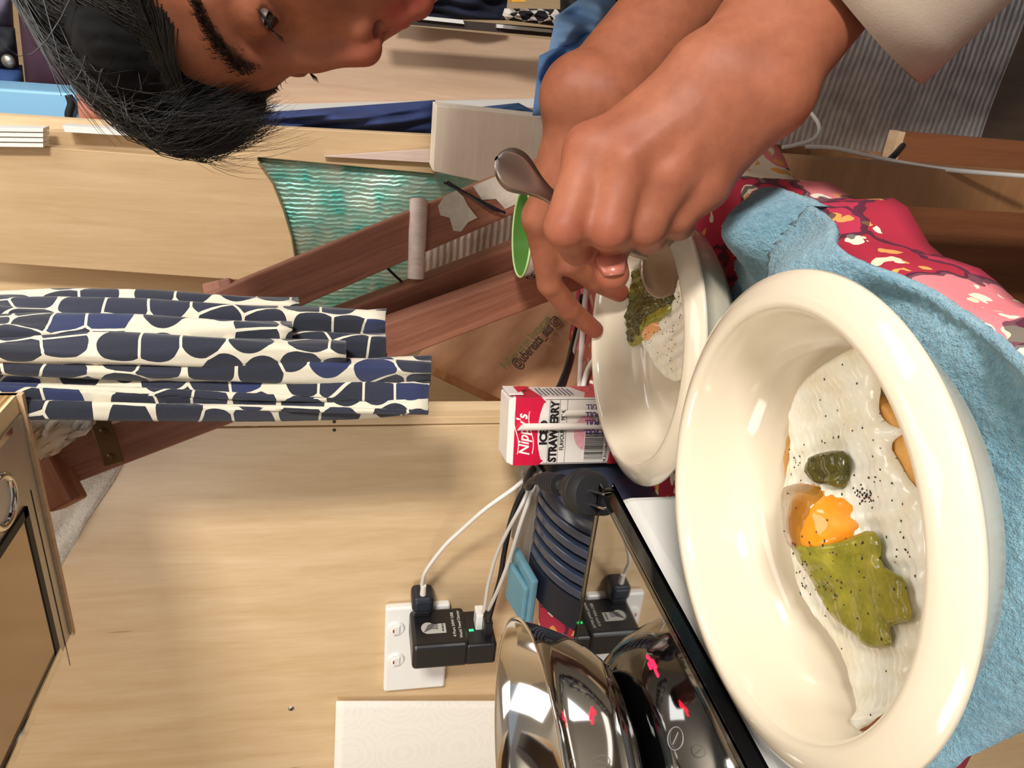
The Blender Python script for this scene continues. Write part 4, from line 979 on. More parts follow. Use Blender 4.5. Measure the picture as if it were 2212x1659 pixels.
soft('folded_clothes', [(540, 292), (540, 245), (940, 216), (942, 296)], 1.12, 0.08, M_NAVY, 'navy folded clothes beside the pale plywood box', 'clothes', 3, 0.020)
soft('folded_clothes', [(985, 250), (990, 236), (1120, 222), (1185, 256)], 1.10, 0.05, mk('steel blue cloth', (62, 96, 140), 0.8), 'steel blue cloth lying behind the pale plywood box', 'clothes', 4, 0.008)
soft('jacket', [(850, -40), (845, 40), (1092, 44), (1100, -40)], 1.68, 0.07, M_DNAVY, 'dark navy jacket heaped on the shelf near the mouth', 'jacket', 5, 0.025)
flat('shelf_edge', [(820, 30), (820, 48), (1240, 84), (1240, 64)], 1.60, 0.03, mk('dark shelf', (58, 44, 40), 0.6), 'dark shelf edge below the chevron cloth', 'shelf')
flat('paper_strip', [(897, 33), (899, 41), (1003, 52), (1000, 43)], 1.59, 0.012, M_WHITE, 'white strip lying on the shelf under the navy jacket', 'strip')
flat('paper_strip', [(1073, 52), (1073, 60), (1192, 71), (1192, 64)], 1.59, 0.012, M_WHITE, 'white strip lying on the shelf under the chevron cloth', 'strip')
def m_chev():
    n = NT('black and white chevron'); n.b.inputs['Roughness'].default_value = 0.8
    c = n.n('ShaderNodeTexChecker'); c.inputs['Scale'].default_value = 46; c.inputs['Color1'].default_value = lin((226, 214, 204)); c.inputs['Color2'].default_value = lin((24, 22, 26))
    n.l(n.coords((1, 1, 1), rot=(0, 0.785, 0.0)), c.inputs['Vector']); n.color(c.outputs[0]); return n.m
soft('chevron_cloth', [(1090, 18), (1082, 42), (1210, 58), (1216, 20)], 1.56, 0.06, m_chev(), 'black and white chevron cloth on the back shelf', 'cloth', 6, 0.006)
sh_ = thing('shirt', 'crumpled light blue shirt hanging beside the far wrist', 'shirt', PY(1290, 150, 0.96))
def under(o, par):
    o.parent = par; o.location = Vector(o.location) - Vector(par.location)
    for k in ('label', 'category'):
        if k in o: del o[k]
under(soft('shirt_body', [(1165, 120), (1150, 250), (1300, 250), (1330, 40)], 0.95, 0.06, M_BLUE, None, None, 8, 0.028), sh_)
under(soft('shirt_sleeve', [(1200, 35), (1180, 135), (1330, 120), (1330, -60)], 0.97, 0.06, mk('pale blue cloth', (126, 164, 208), 0.85, var=0.12, vscale=20), None, None, 9, 0.024), sh_)
soft('backpack', [(1210, -80), (1210, 30), (1330, 70), (1420, -80)], 1.3, 0.12, mk('black cloth', (16, 16, 20), 0.8), 'black backpack behind the light blue shirt', 'backpack', 10, 0.02)
flat('toy_block', [(1105, -12), (1105, 4), (1135, 4), (1135, -12)], 1.5, 0.03, mk('yellow plastic', (236, 176, 60), 0.4), 'small yellow plastic piece on the back shelf', 'block')
# upper left: things on the high shelf behind the hair
soft('cushion', [(30, -60), (58, 205), (170, 215), (230, -60)], 1.55, 0.14, mk('maroon cloth', (74, 46, 62), 0.85, var=0.1), 'maroon cushion high up behind the hair', 'cushion', 11, 0.006)
soft('blanket', [(-90, 140), (-90, 200), (56, 208), (48, 140)], 1.60, 0.08, mk('royal blue cloth', (58, 88, 146), 0.85), 'royal blue blanket edge above the pale blue box', 'blanket', 12, 0.004)
soft('bag', [(-80, 40), (-80, 146), (42, 146), (32, 60)], 1.58, 0.08, mk('charcoal cloth', (34, 36, 42), 0.8), 'charcoal bag with a silver button in the upper corner', 'bag', 13, 0.006)
c = PY(18, 132, 1.50); tag(MB().lathe([(0, -0.006), (0.008, -0.006), (0.011, 0), (0.008, 0.004)], c, (1, 0, 0), (0, 0, -1), (0, 1, 0), segs=24).build('button', mk('silver button', (178, 172, 160), 0.35, 0.8), base=c, smooth=True), 'silver button on the charcoal bag', 'button')
soft('pillow', [(-80, -40), (-80, 60), (30, 60), (24, -40)], 1.6, 0.10, mk('grey lilac cloth', (120, 112, 128), 0.85), 'grey lilac pillow in the upper corner', 'pillow', 14, 0.006)
bx = thing('storage_box', 'pale blue plastic storage box above the tan panel', 'box', PY(80, 272, 1.35))
flat('front', [(-90, 185), (165, 202), (172, 272), (-90, 266)], 1.35, 0.12, mk('pale blue plastic', (146, 204, 240), 0.4), None, None, bx, bevel=0.004)
flat('lower_rim', [(-90, 266), (140, 274), (140, 279), (-90, 272)], 1.345, 0.12, mk('teal black rim', (28, 50, 58), 0.5), None, None, bx)
MB().tube(spline([PY(a, b_, 1.34) for a, b_ in ((148, 205), (154, 225), (148, 248), (154, 270))], 16), 0.006, 8).build('strap', M_BLACKM, bx, smooth=True)
soft('cushion', [(160, 140), (172, 272), (420, 276), (420, 120)], 1.30, 0.10, mk('salmon cloth', (222, 142, 116), 0.85, var=0.06), 'salmon coloured cushion behind the hair ends', 'cushion', 15, 0.004)
slr = thing('slat_rack', 'stack of white slats above the tan panel', 'slats', PY(20, 318, 0.985))
for k_ in range(4):
    flat('slat', [(-60, 275 + k_ * 11), (93, 277 + k_ * 11), (93, 285 + k_ * 11), (-60, 283 + k_ * 11)], 0.985, 0.02, M_WHITE, parent=slr)
flat('paper_roll', [(135, 271), (340, 285), (340, 297), (140, 285)], 1.00, 0.02, M_WHITE, 'white paper strip on the tan board behind the hair', 'paper')

# ------------------------------------------------------------------ below the table, right
cb = thing('low_cabinet', 'brown low cabinet boards in the shade beside the table', 'cabinet', (-0.2, 0.78, 0.0))
def vx(x, y, Y): return PY(x, y, Y).x
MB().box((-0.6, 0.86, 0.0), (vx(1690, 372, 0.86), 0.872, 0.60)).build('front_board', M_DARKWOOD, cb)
xr = vx(1690, 372, 0.86)
MB().box((xr, 0.856, 0.0), (xr + 0.0065, 0.874, 0.60)).build('edge_strip', M_WHITEWOOD, cb)
z1 = PY(1680, 340, 0.92).z
MB().box((xr - 0.05, 0.92, 0.0), (vx(1780, 322, 0.92), 0.935, z1 + 0.05)).build('inner_board', M_MIDWOOD, cb)
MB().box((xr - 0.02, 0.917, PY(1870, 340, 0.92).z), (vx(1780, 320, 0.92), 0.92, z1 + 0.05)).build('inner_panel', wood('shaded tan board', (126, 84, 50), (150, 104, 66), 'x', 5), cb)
z2 = PY(1935, 330, 0.90).z
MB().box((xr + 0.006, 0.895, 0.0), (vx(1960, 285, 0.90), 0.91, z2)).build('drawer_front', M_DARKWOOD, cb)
MB().box((xr + 0.006, 0.893, z2), (vx(1960, 285, 0.90), 0.912, z2 + 0.010)).build('drawer_top_edge', M_EDGE, cb)
n_ = 40; rows = []
for i in range(n_ + 1):
    r = []
    for j in range(n_ + 1):
        u_, v_ = j / n_, i / n_
        x = 1560 + 1300 * v_; y = 360 - 560 * u_
        Y = 1.16 - 0.14 * v_ + 0.006 * math.sin(v_ * 11 + u_ * 4) + 0.004 * math.sin(u_ * 9)
        r.append(PY(x, y, Y))
    rows.append(r)
tag(MB().grid(rows).build('foil_screen', M_FOIL, base=rows[-1][0], smooth=True, solid=0.004), 'large quilted silver foil screen below the forearm and sleeve', 'foil')
cable('white_lead', [(1725, 225, 0.93), (1752, 245, 0.92), (1770, 275, 0.91), (1758, 300, 0.90), (1715, 314, 0.90), (1690, 318, 0.90)], 0.0025, M_CABLEW, 'white cable loop hanging against the foil screen')
cable('white_lead', [(1740, 317, 0.84), (1800, 320, 0.83), (1870, 335, 0.81), (1950, 352, 0.80), (2060, 368, 0.78), (2260, 384, 0.76)], 0.0025, M_CABLEW, 'long white cable running over the brown cabinet boards')
cable('black_lead', [(1878, 384, 0.88), (1905, 360, 0.885), (1930, 338, 0.89), (1950, 315, 0.93)], 0.004, M_BLACK, 'short black cable behind the long white cable')
# ------------------------------------------------------------------ person
class Field:
    def __init__(s, lo, hi, h):
        s.lo = np.array(lo, float); s.h = h
        s.n = np.ceil((np.array(hi) - s.lo) / h).astype(int) + 1
        s.F = np.full(tuple(s.n), 0.05, np.float32)
    def win(s, lo, hi):
        a = np.clip(np.floor((np.array(lo) - s.lo) / s.h).astype(int), 0, s.n); b_ = np.clip(np.ceil((np.array(hi) - s.lo) / s.h).astype(int) + 1, 0, s.n)
        if np.any(b_ <= a): return None
        sl = tuple(slice(x, y) for x, y in zip(a, b_))
        g = [(np.arange(x, y) * s.h + o).astype(np.float32) for x, y, o in zip(a, b_, s.lo)]
        return sl, np.meshgrid(*g, indexing='ij', sparse=True)
    def put(s, sl, d, k, sub=False):
        F = s.F[sl]
        if sub:
            h = np.clip(0.5 - 0.5 * (F + d) / k, 0, 1); s.F[sl] = F * (1 - h) + (-d) * h + k * h * (1 - h)
        else:
            h = np.clip(0.5 + 0.5 * (F - d) / k, 0, 1); s.F[sl] = F * (1 - h) + d * h - k * h * (1 - h)
    def cap(s, a, ra, b_, rb, k=0.004, sub=False):
        a, b_ = np.array(a, float), np.array(b_, float); m_ = max(ra, rb) + 0.03
        w_ = s.win(np.minimum(a, b_) - m_, np.maximum(a, b_) + m_)
        if w_ is None: return
        sl, (X, Y, Z) = w_; e = b_ - a; L2 = float(e @ e) + 1e-12
        t = np.clip(((X - a[0]) * e[0] + (Y - a[1]) * e[1] + (Z - a[2]) * e[2]) / L2, 0, 1)
        d = np.sqrt((X - a[0] - t * e[0]) ** 2 + (Y - a[1] - t * e[1]) ** 2 + (Z - a[2] - t * e[2]) ** 2) - (ra + (rb - ra) * t)
        s.put(sl, d, k, sub)
    def ell(s, c, A, r, k=0.006, sub=False, cut=None):
        c = np.array(c, float); A = np.array(A, float); m_ = max(r) + 0.03
        w_ = s.win(c - m_, c + m_)
        if w_ is None: return
        sl, (X, Y, Z) = w_
        q = [(X - c[0]) * A[i][0] + (Y - c[1]) * A[i][1] + (Z - c[2]) * A[i][2] for i in range(3)]
        k0 = np.sqrt(sum((q[i] / r[i]) ** 2 for i in range(3))); k1 = np.sqrt(sum((q[i] / r[i] ** 2) ** 2 for i in range(3))) + 1e-9
        d = k0 * (k0 - 1) / k1
        if cut is not None: d = np.maximum(d, cut(X, Y, Z))
        s.put(sl, d, k, sub)
    def mesh(s):
        F = s.F; ins = F < 0; nx, ny, nz = F.shape
        cnt = np.zeros((nx - 1, ny - 1, nz - 1), np.uint8)
        for i in (0, 1):
            for j in (0, 1):
                for k in (0, 1): cnt += ins[i:nx - 1 + i, j:ny - 1 + j, k:nz - 1 + k]
        cells = np.argwhere((cnt > 0) & (cnt < 8)); del cnt
        cor = np.array([[i, j, k] for i in (0, 1) for j in (0, 1) for k in (0, 1)])
        val = np.stack([F[cells[:, 0] + c[0], cells[:, 1] + c[1], cells[:, 2] + c[2]] for c in cor], 1)
        acc = np.zeros((len(cells), 3)); num = np.zeros(len(cells))
        for a in range(8):
            for b_ in range(a + 1, 8):
                if np.abs(cor[a] - cor[b_]).sum() != 1: continue
                va, vb = val[:, a], val[:, b_]; cr = (va < 0) != (vb < 0)
                t = np.where(cr, va / np.where(cr, va - vb, 1), 0)
                acc += np.where(cr[:, None], cor[a] + (cor[b_] - cor[a]) * t[:, None], 0); num += cr
        V = s.lo + (cells + acc / num[:, None]) * s.h
        idm = -np.ones((nx - 1, ny - 1, nz - 1), np.int32); idm[cells[:, 0], cells[:, 1], cells[:, 2]] = np.arange(len(cells))
        faces = []
        for ax in range(3):
            o1, o2 = [(1, 2), (2, 0), (0, 1)][ax]
            sl0 = [slice(None)] * 3; sl1 = [slice(None)] * 3; sl0[ax] = slice(0, -1); sl1[ax] = slice(1, None)
            e = np.argwhere(ins[tuple(sl0)] != ins[tuple(sl1)])
            e = e[(e[:, o1] > 0) & (e[:, o2] > 0) & (e[:, o1] < F.shape[o1] - 1) & (e[:, o2] < F.shape[o2] - 1)]
            d1 = np.zeros(3, int); d1[o1] = 1; d2 = np.zeros(3, int); d2[o2] = 1
            q = np.stack([idm[tuple((e - x).T)] for x in (d1 + d2, d2, np.zeros(3, int), d1)], 1)
            fl = ~ins[tuple(e.T)]; q[fl] = q[fl][:, ::-1]; faces.append(q)
        f = np.concatenate(faces); f = f[(f >= 0).all(1)]
        return V, f
def mesh_np(name, V, Fq, mat, parent):
    me = bpy.data.meshes.new(name); n = len(Fq)
    off = np.array(wloc(parent)); V = (V - off).astype(np.float32)
    me.vertices.add(len(V)); me.vertices.foreach_set('co', V.ravel())
    me.loops.add(n * 4); me.loops.foreach_set('vertex_index', Fq.astype(np.int32).ravel())
    me.polygons.add(n); me.polygons.foreach_set('loop_start', np.arange(0, n * 4, 4, dtype=np.int32))
    try: me.polygons.foreach_set('loop_total', np.full(n, 4, np.int32))
    except Exception: pass
    me.polygons.foreach_set('use_smooth', np.ones(n, bool)); me.update(calc_edges=True); me.validate()
    o = bpy.data.objects.new(name, me); COL.objects.link(o); o.parent = parent; me.materials.append(mat); return o

# head frame: nf out of the face, nu to the crown, nn to the side nearer the camera
NAS = P(602, 122, 0.400)
cz = (CAM - NAS).normalized(); ca = (VR - cz * VR.dot(cz)).normalized(); cb_ = cz.cross(ca)
nn = (ca * 0.29 + cb_ * 0.31 + cz * 0.905).normalized()
nf = ca * -0.815 + cb_ * -0.415 + cz * 0.40; nf = (nf - nn * nf.dot(nn)).normalized()
nu = nf.cross(nn)
HA = [nn, nf, nu]
def H(l, f, u): return NAS + nn * l + nf * f + nu * u
def Q(lat, up, d): return CAM + VR * lat + VU * up + VF * d
S1, S2, NB = Q(0.47, -0.03, 0.43), Q(0.52, 0.0, 0.76), Q(0.455, 0.03, 0.59)
W1, E1 = P(1615, 165, 0.352), P(2155, -560, 0.43)
W2, E2 = P(1282, 205, 0.480), P(1800, -380, 0.57)
per = thing('person', 'person leaning over the far bowl, spooning food from it', 'person', Q(0.6, -0.6, 0.6))
allp = [H(0, 0.03, -0.14), H(0.1, -0.22, 0.16), H(-0.1, -0.1, 0.1), S1, S2, E1, E2, P(1150, 480, 0.5), P(1283, 712, 0.60), P(1340, 632, 0.59), W1, P(1220, 500, 0.35), P(1600, 400, 0.36)]
lo = np.min([np.array(p) for p in allp], 0) - 0.06; hi = np.max([np.array(p) for p in allp], 0) + 0.06
fd = Field(lo, hi, 0.002)
# skull and face
fd.ell(H(0, -0.088, 0.022), HA, (0.074, 0.094, 0.084), 0.01)
fd.ell(H(0, -0.050, -0.050), HA, (0.060, 0.058, 0.070), 0.03)
fd.ell(H(0, -0.022, -0.062), HA, (0.040, 0.026, 0.036), 0.02)
fd.ell(H(0, -0.022, -0.098), HA, (0.026, 0.022, 0.020), 0.02)
for s in (1, -1):
    fd.ell(H(0.037 * s, -0.024, -0.036), HA, (0.030, 0.024, 0.028), 0.016)
    fd.cap(H(0.010 * s, -0.004, 0.012), 0.0085, H(0.046 * s, -0.020, 0.012), 0.0075, 0.014)
    fd.ell(H(0.078 * s, -0.098, -0.015), HA, (0.008, 0.020, 0.030), 0.006)
    fd.ell(H(0.033 * s, 0.002, -0.006), HA, (0.018, 0.012, 0.012), 0.010, sub=True)
    fd.ell(H(0.032 * s, -0.0125, -0.005), HA, (0.0150, 0.0136, 0.0132), 0.004)
fd.cap(H(0, -0.004, 0.004), 0.0075, H(0, 0.006, -0.018), 0.0080, 0.012)
fd.cap(H(0, 0.006, -0.018), 0.0080, H(0, 0.0150, -0.0440), 0.0098, 0.008)
for s in (1, -1):
    fd.ell(H(0.0125 * s, 0.0055, -0.0465), HA, (0.0078, 0.0105, 0.0078), 0.006)
    fd.ell(H(0.0068 * s, 0.0105, -0.0545), HA, (0.0036, 0.0062, 0.0042), 0.0025, sub=True)
    fd.cap(H(0, 0.0075, -0.0690), 0.0058, H(0.021 * s, -0.004, -0.0735), 0.0030, 0.006)
    fd.cap(H(0, 0.0060, -0.0800), 0.0068, H(0.019 * s, -0.004, -0.0760), 0.0030, 0.006)
    fd.cap(H(0, 0.0155, -0.0745), 0.0012, H(0.022 * s, 0.001, -0.0748), 0.0010, 0.002, sub=True)
    fd.ell(H(0.031 * s, 0.002, -0.0085), HA, (0.0140, 0.0120, 0.0030), 0.0018, sub=True)       # eye opening, lids lowered
# neck, chest and arms
fd.cap(H(0, -0.105, -0.045), 0.054, NB, 0.060, 0.03)
fd.cap(NB, 0.055, S1, 0.050, 0.03); fd.cap(NB, 0.055, S2, 0.050, 0.03)
fd.cap(S1, 0.046, E1, 0.036, 0.02); fd.cap(S2, 0.046, E2, 0.036, 0.02)
# near arm and hand
ld_ = (P(1500, 60, 0.352) - P(1790, 130, 0.352)).normalized()
F1 = W1.lerp(E1, 0.45)
for s, r0 in ((1, 0.0200), (-1, 0.0195)):
    fd.cap(W1 + ld_ * 0.0105 * s, r0, F1 + ld_ * 0.010 * s, 0.028, 0.012); fd.cap(F1 + ld_ * 0.008 * s, 0.028, E1, 0.034, 0.02)
K = {'i': P(1275, 325, 0.357), 'm': P(1352, 352, 0.352), 'r': P(1442, 385, 0.356), 'l': P(1524, 402, 0.364)}
for k, r in (('i', 0.0125), ('m', 0.0125), ('r', 0.0120), ('l', 0.0110)):
    t0 = W1.lerp(K[k], 0.12) + ld_ * {'i': 0.014, 'm': 0.005, 'r': -0.005, 'l': -0.014}[k]
    fd.cap(t0, 0.0185, W1.lerp(K[k], 0.6) + VF * 0.004, 0.0150, 0.012); fd.cap(W1.lerp(K[k], 0.55) + VF * 0.004, 0.0150, K[k], r, 0.010)
    fd.cap(W1.lerp(K[k], 0.42) - VF * 0.0108, 0.0026, K[k] - VF * 0.0092, 0.0036, 0.005)          # tendons
pc_ = (K['i'] + K['m'] + K['r'] + K['l']) / 4
fd.cap(W1.lerp(pc_, 0.3) + VF * 0.014, 0.020, pc_ + VF * 0.016, 0.016, 0.014)
def finger(pts, rads, k0=0.006, k=0.0025):
    for q in range(len(pts) - 1): fd.cap(pts[q], rads[q], pts[q + 1], rads[q + 1], k0 if q == 0 else k)
finger([K['i'], P(1221, 492, 0.352), P(1248, 535, 0.378), P(1292, 520, 0.396)], [0.0118, 0.0100, 0.0090, 0.0078])
finger([K['m'], P(1314, 494, 0.353), P(1328, 524, 0.380), P(1362, 492, 0.398)], [0.0120, 0.0102, 0.0092, 0.0080])
finger([K['r'], P(1394, 490, 0.361), P(1402, 512, 0.388), P(1420, 474, 0.402)], [0.0115, 0.0098, 0.0088, 0.0078])
finger([K['l'], P(1462, 468, 0.369), P(1466, 486, 0.392), P(1470, 452, 0.405)], [0.0105, 0.0088, 0.0080, 0.0070])
finger([P(1500, 230, 0.385), P(1345, 385, 0.402), P(1298, 500, 0.392), P(1322, 592, 0.374)], [0.0160, 0.0125, 0.0100, 0.0088], 0.012)
# far arm and hand
ld2 = (P(1183, 190, 0.48) - P(1330, 240, 0.48)).normalized(); F2 = W2.lerp(E2, 0.45)
for s in (1, -1):
    fd.cap(W2 + ld2 * 0.009 * s, 0.0180, F2 + ld2 * 0.008 * s, 0.0255, 0.012); fd.cap(F2 + ld2 * 0.008 * s, 0.027, E2, 0.034, 0.02)
K2 = {'i': P(1166, 470, 0.515), 'm': P(1212, 468, 0.528), 'r': P(1262, 452, 0.535), 'l': P(1308, 428, 0.540)}
for k, r in (('i', 0.0120), ('m', 0.0118), ('r', 0.0112), ('l', 0.0105)):
    fd.cap(W2 + ld2 * {'i': 0.012, 'm': 0.004, 'r': -0.004, 'l': -0.012}[k], 0.0175, W2.lerp(K2[k], 0.6), 0.0150, 0.012); fd.cap(W2.lerp(K2[k], 0.55), 0.0150, K2[k], r, 0.010)
fd.cap(W2 + ld2 * 0.0150, 0.0115, W2 + ld2 * 0.0150 + (W2 - F2).normalized() * 0.010, 0.0110, 0.018)
finger([K2['i'], P(1187, 612, 0.550), P(1231, 668, 0.575), P(1284, 712, 0.602)], [0.0115, 0.0092, 0.0084, 0.0072])
finger([K2['m'], P(1232, 566, 0.540), P(1282, 604, 0.562), P(1338, 632, 0.585)], [0.0115, 0.0096, 0.0086, 0.0076])
finger([K2['r'], P(1330, 500, 0.548), P(1375, 520, 0.560), P(1400, 500, 0.570)], [0.0110, 0.0092, 0.0084, 0.0074])
finger([K2['l'], P(1370, 450, 0.550), P(1405, 460, 0.560), P(1425, 440, 0.565)], [0.0100, 0.0084, 0.0076, 0.0068])
finger([W2.lerp(K2['l'], 0.3), P(1350, 320, 0.49), P(1400, 380, 0.51), P(1440, 430, 0.53)], [0.0150, 0.0125, 0.0105, 0.0090], 0.012)
V, Fq = fd.mesh(); del fd

def m_skin():
    n = NT('skin'); n.b.inputs['Roughness'].default_value = 0.56; n.b.inputs['Specular IOR Level'].default_value = 0.35; n.b.inputs['Subsurface Weight'].default_value = 0.10
    n.b.inputs['Subsurface Radius'].default_value = (1.0, 0.4, 0.25); n.b.inputs['Subsurface Scale'].default_value = 0.005
    at = n.n('ShaderNodeAttribute'); at.attribute_name = 'flush'
    ns = n.noise(n.coords(), 45, 5, 0.65)
    base = n.ramp(ns.outputs[0], [(0.3, lin((138, 79, 55))), (0.7, lin((164, 99, 71)))])
    n.color(n.mix(at.outputs['Fac'], base, lin((156, 62, 54)))); n.bump(n.noise(n.coords(), 650, 4, 0.6).outputs[0], 0.12, 0.0006); return n.m
M_SKIN = m_skin()
bodyo = mesh_np('body', V, Fq, M_SKIN, per)
fl_ = np.zeros(len(V))
def flush(c, r, a):
    d2 = ((V - np.array(c)) ** 2).sum(1); np.maximum(fl_, a * np.exp(-d2 / r ** 2), out=fl_)
for s in (-0.012, 0, 0.012): flush(H(s, 0.010, -0.068), 0.009, 0.9); flush(H(s, 0.008, -0.081), 0.009, 0.9)
flush(H(0, 0.026, -0.043), 0.018, 0.35)
for p in (P(1284, 712, 0.602), P(1338, 632, 0.585), P(1316, 586, 0.382)): flush(p, 0.020, 0.42)
for p in (P(1221, 492, 0.345), P(1314, 515, 0.345), K['i'], K['m'], K['r'], K['l']): flush(p, 0.012, 0.22)
at = bodyo.data.attributes.new('flush', 'FLOAT', 'POINT'); at.data.foreach_set('value', fl_.astype(np.float32))
# eyes
for s in (1, -1):
    ec = H(0.032 * s, -0.0125, -0.005); look = (nf * 0.86 - nu * 0.50).normalized(); ex = look.orthogonal().normalized(); ey = look.cross(ex); R_ = 0.0122
    prof_ = [(R_ * math.sin(th), R_ * math.cos(th)) for th in np.linspace(0, math.pi, 25)]
    eye = MB().lathe(prof_, ec, ex, ey, look, segs=32).build('eyeball', mk('eye white', (206, 192, 184), 0.15), bodyo, smooth=True)
    ir = [((R_ + 0.0003) * math.sin(th), (R_ + 0.0003) * math.cos(th)) for th in np.linspace(0, 0.60, 8)]
    MB().lathe(ir, ec, ex, ey, look, segs=28).build('iris', mk('dark iris', (22, 14, 12), 0.1), eye, smooth=True)
def strands(paths, r0, name, mat, parent, segs=3):
    mb = MB()
    for p in paths:
        n = len(p); mb.tube(p, [r0 * (1 - 0.85 * i / (n - 1)) for i in range(n)], segs, caps=False)
    return mb.build(name, mat, parent, smooth=True)
M_HAIR = mk('black hair', (20, 18, 20), 0.38, spec=0.5); M_HAIRV = mk('black hair mass', (12, 11, 12), 0.8, spec=0.2)
rg = random.Random(11)
for s in (1, -1):
    ps = []
    for _ in range(420):
        t_ = rg.random(); l = (0.010 + 0.042 * t_) * s
        f0 = 0.0065 - 0.022 * t_ ** 1.6 + rg.uniform(-0.001, 0.001); u0 = 0.0125 + 0.006 * math.sin(t_ * 2.6) + rg.gauss(0, 0.0026) * (1.15 - 0.7 * t_)
        a = H(l, f0, u0); ps.append([a, a + nn * s * 0.004 + nf * 0.0012 + nu * 0.0012, a + nn * s * 0.0085 + nf * 0.0006 + nu * 0.0006])
    strands(ps, 0.00030, 'eyebrow', mk('dark brown brow hair', (46, 32, 28), 0.6), bodyo)
    ps = []
    for q in range(22):
        t_ = q / 21; l = 0.018 + 0.027 * t_
        a = H(l * s, -0.0005 - 0.006 * abs(t_ - 0.4), -0.0060 - 0.001 * abs(t_ - 0.5)); ps.append([a, a + nf * 0.004 - nu * 0.0022 + nn * s * 0.001, a + nf * 0.0075 - nu * 0.0022 + nn * s * 0.002])
    strands(ps, 0.00024, 'eyelash', M_HAIR, bodyo)
# hair: a volume on the skull with a heavy fringe, and strands over it
hlo = np.min([np.array(H(a, b_, c)) for a in (-0.1, 0.1) for b_ in (-0.21, 0.05) for c in (-0.09, 0.17)], 0); hhi = np.max([np.array(H(a, b_, c)) for a in (-0.1, 0.1) for b_ in (-0.21, 0.05) for c in (-0.09, 0.17)], 0)
hf_ = Field(hlo, hhi, 0.0025)
NA, NFv, NUv = np.array(NAS), np.array(nf), np.array(nu)
def hairline(X, Y, Z):
    f = (X - NA[0]) * NFv[0] + (Y - NA[1]) * NFv[1] + (Z - NA[2]) * NFv[2]; u = (X - NA[0]) * NUv[0] + (Y - NA[1]) * NUv[1] + (Z - NA[2]) * NUv[2]
    return np.maximum((0.048 + 0.42 * np.minimum(f, 0.01) - u) / 1.1, (-0.075 - u))
hf_.ell(H(0, -0.088, 0.022), HA, (0.082, 0.100, 0.090), 0.004, cut=hairline)
for l, f, u, r in ((-0.010, -0.012, 0.066, (0.045, 0.028, 0.024)), (0.030, -0.022, 0.066, (0.032, 0.024, 0.018)), (-0.012, 0.006, 0.052, (0.032, 0.020, 0.019)), (-0.030, -0.004, 0.046, (0.026, 0.018, 0.026))):
    hf_.ell(H(l, f, u), HA, r, 0.010)
Vh, Fh = hf_.mesh(); del hf_
Vh = Vh + 0.0007 * np.stack([np.sin(Vh[:, 1] * 900 + Vh[:, 2] * 300), np.sin(Vh[:, 0] * 800), np.sin(Vh[:, 0] * 700 + Vh[:, 1] * 500)], 1)
hair = mesh_np('hair', Vh, Fh, M_HAIRV, bodyo)
def bez(a, b_, c, n=7): return [a * (1 - t) ** 2 + b_ * 2 * t * (1 - t) + c * t * t for t in [i / (n - 1) for i in range(n)]]
ps = []
for _ in range(1900):                       # fringe, combed forward and down
    l = rg.gauss(-0.010, 0.026); f0 = rg.uniform(-0.11, -0.01); u0 = 0.022 + 0.090 * math.sqrt(max(0.05, 1 - ((f0 + 0.088) / 0.100) ** 2 - (l / 0.084) ** 2)) + 0.001
    if abs(l) > 0.075: continue
    fe = rg.uniform(0.004, 0.027) - 8 * (l + 0.01) ** 2; ue = rg.uniform(0.016, 0.050) + max(0, l) * 0.9
    root = H(l, f0, u0); end = H(l * 0.9 + rg.gauss(0, 0.007), fe, ue)
    ctl = H(l, (f0 + fe) / 2 + 0.036, max(min(u0, 0.096), ue) + 0.001 + 0.004 * rg.random())
    ps.append(bez(root, ctl, end))
for _ in range(4200):                        # near side, combed forward over the temple
    f0 = rg.uniform(-0.15, -0.005); u0 = rg.uniform(0.03, 0.110)
    k = 1 - ((f0 + 0.088) / 0.100) ** 2 - ((u0 - 0.022) / 0.090) ** 2
    if k < 0.02: continue
    l = 0.086 * math.sqrt(k); fe = min(0.012, f0 + rg.uniform(0.03, 0.075)); ue = max(0.046 + 0.42 * fe, u0 - rg.uniform(0.005, 0.040))
    k2 = 1 - ((fe + 0.088) / 0.100) ** 2 - ((ue - 0.022) / 0.090) ** 2
    le = 0.088 * math.sqrt(max(0.02, k2)); ps.append(bez(H(l, f0, u0), H((l + le) / 2 + 0.006, (f0 + fe) / 2, (u0 + ue) / 2 + 0.004), H(le + 0.001, fe, ue)))
strands(ps, 0.00050, 'hair_strands', M_HAIR, hair)
ps = []
for _ in range(220):                         # loose ends and flyaways
    l = rg.gauss(-0.010, 0.024); root = H(l, rg.uniform(-0.05, -0.01), 0.080 + rg.uniform(0, 0.012))
    end = H(l + rg.gauss(0, 0.014), rg.uniform(0.004, 0.036), rg.uniform(0.002, 0.064))
    ps.append(bez(root, H(l + rg.gauss(0, 0.008), 0.024, 0.084 + rg.uniform(-0.01, 0.012)), end, 8))
strands(ps, 0.00026, 'loose_hair', M_HAIR, hair)
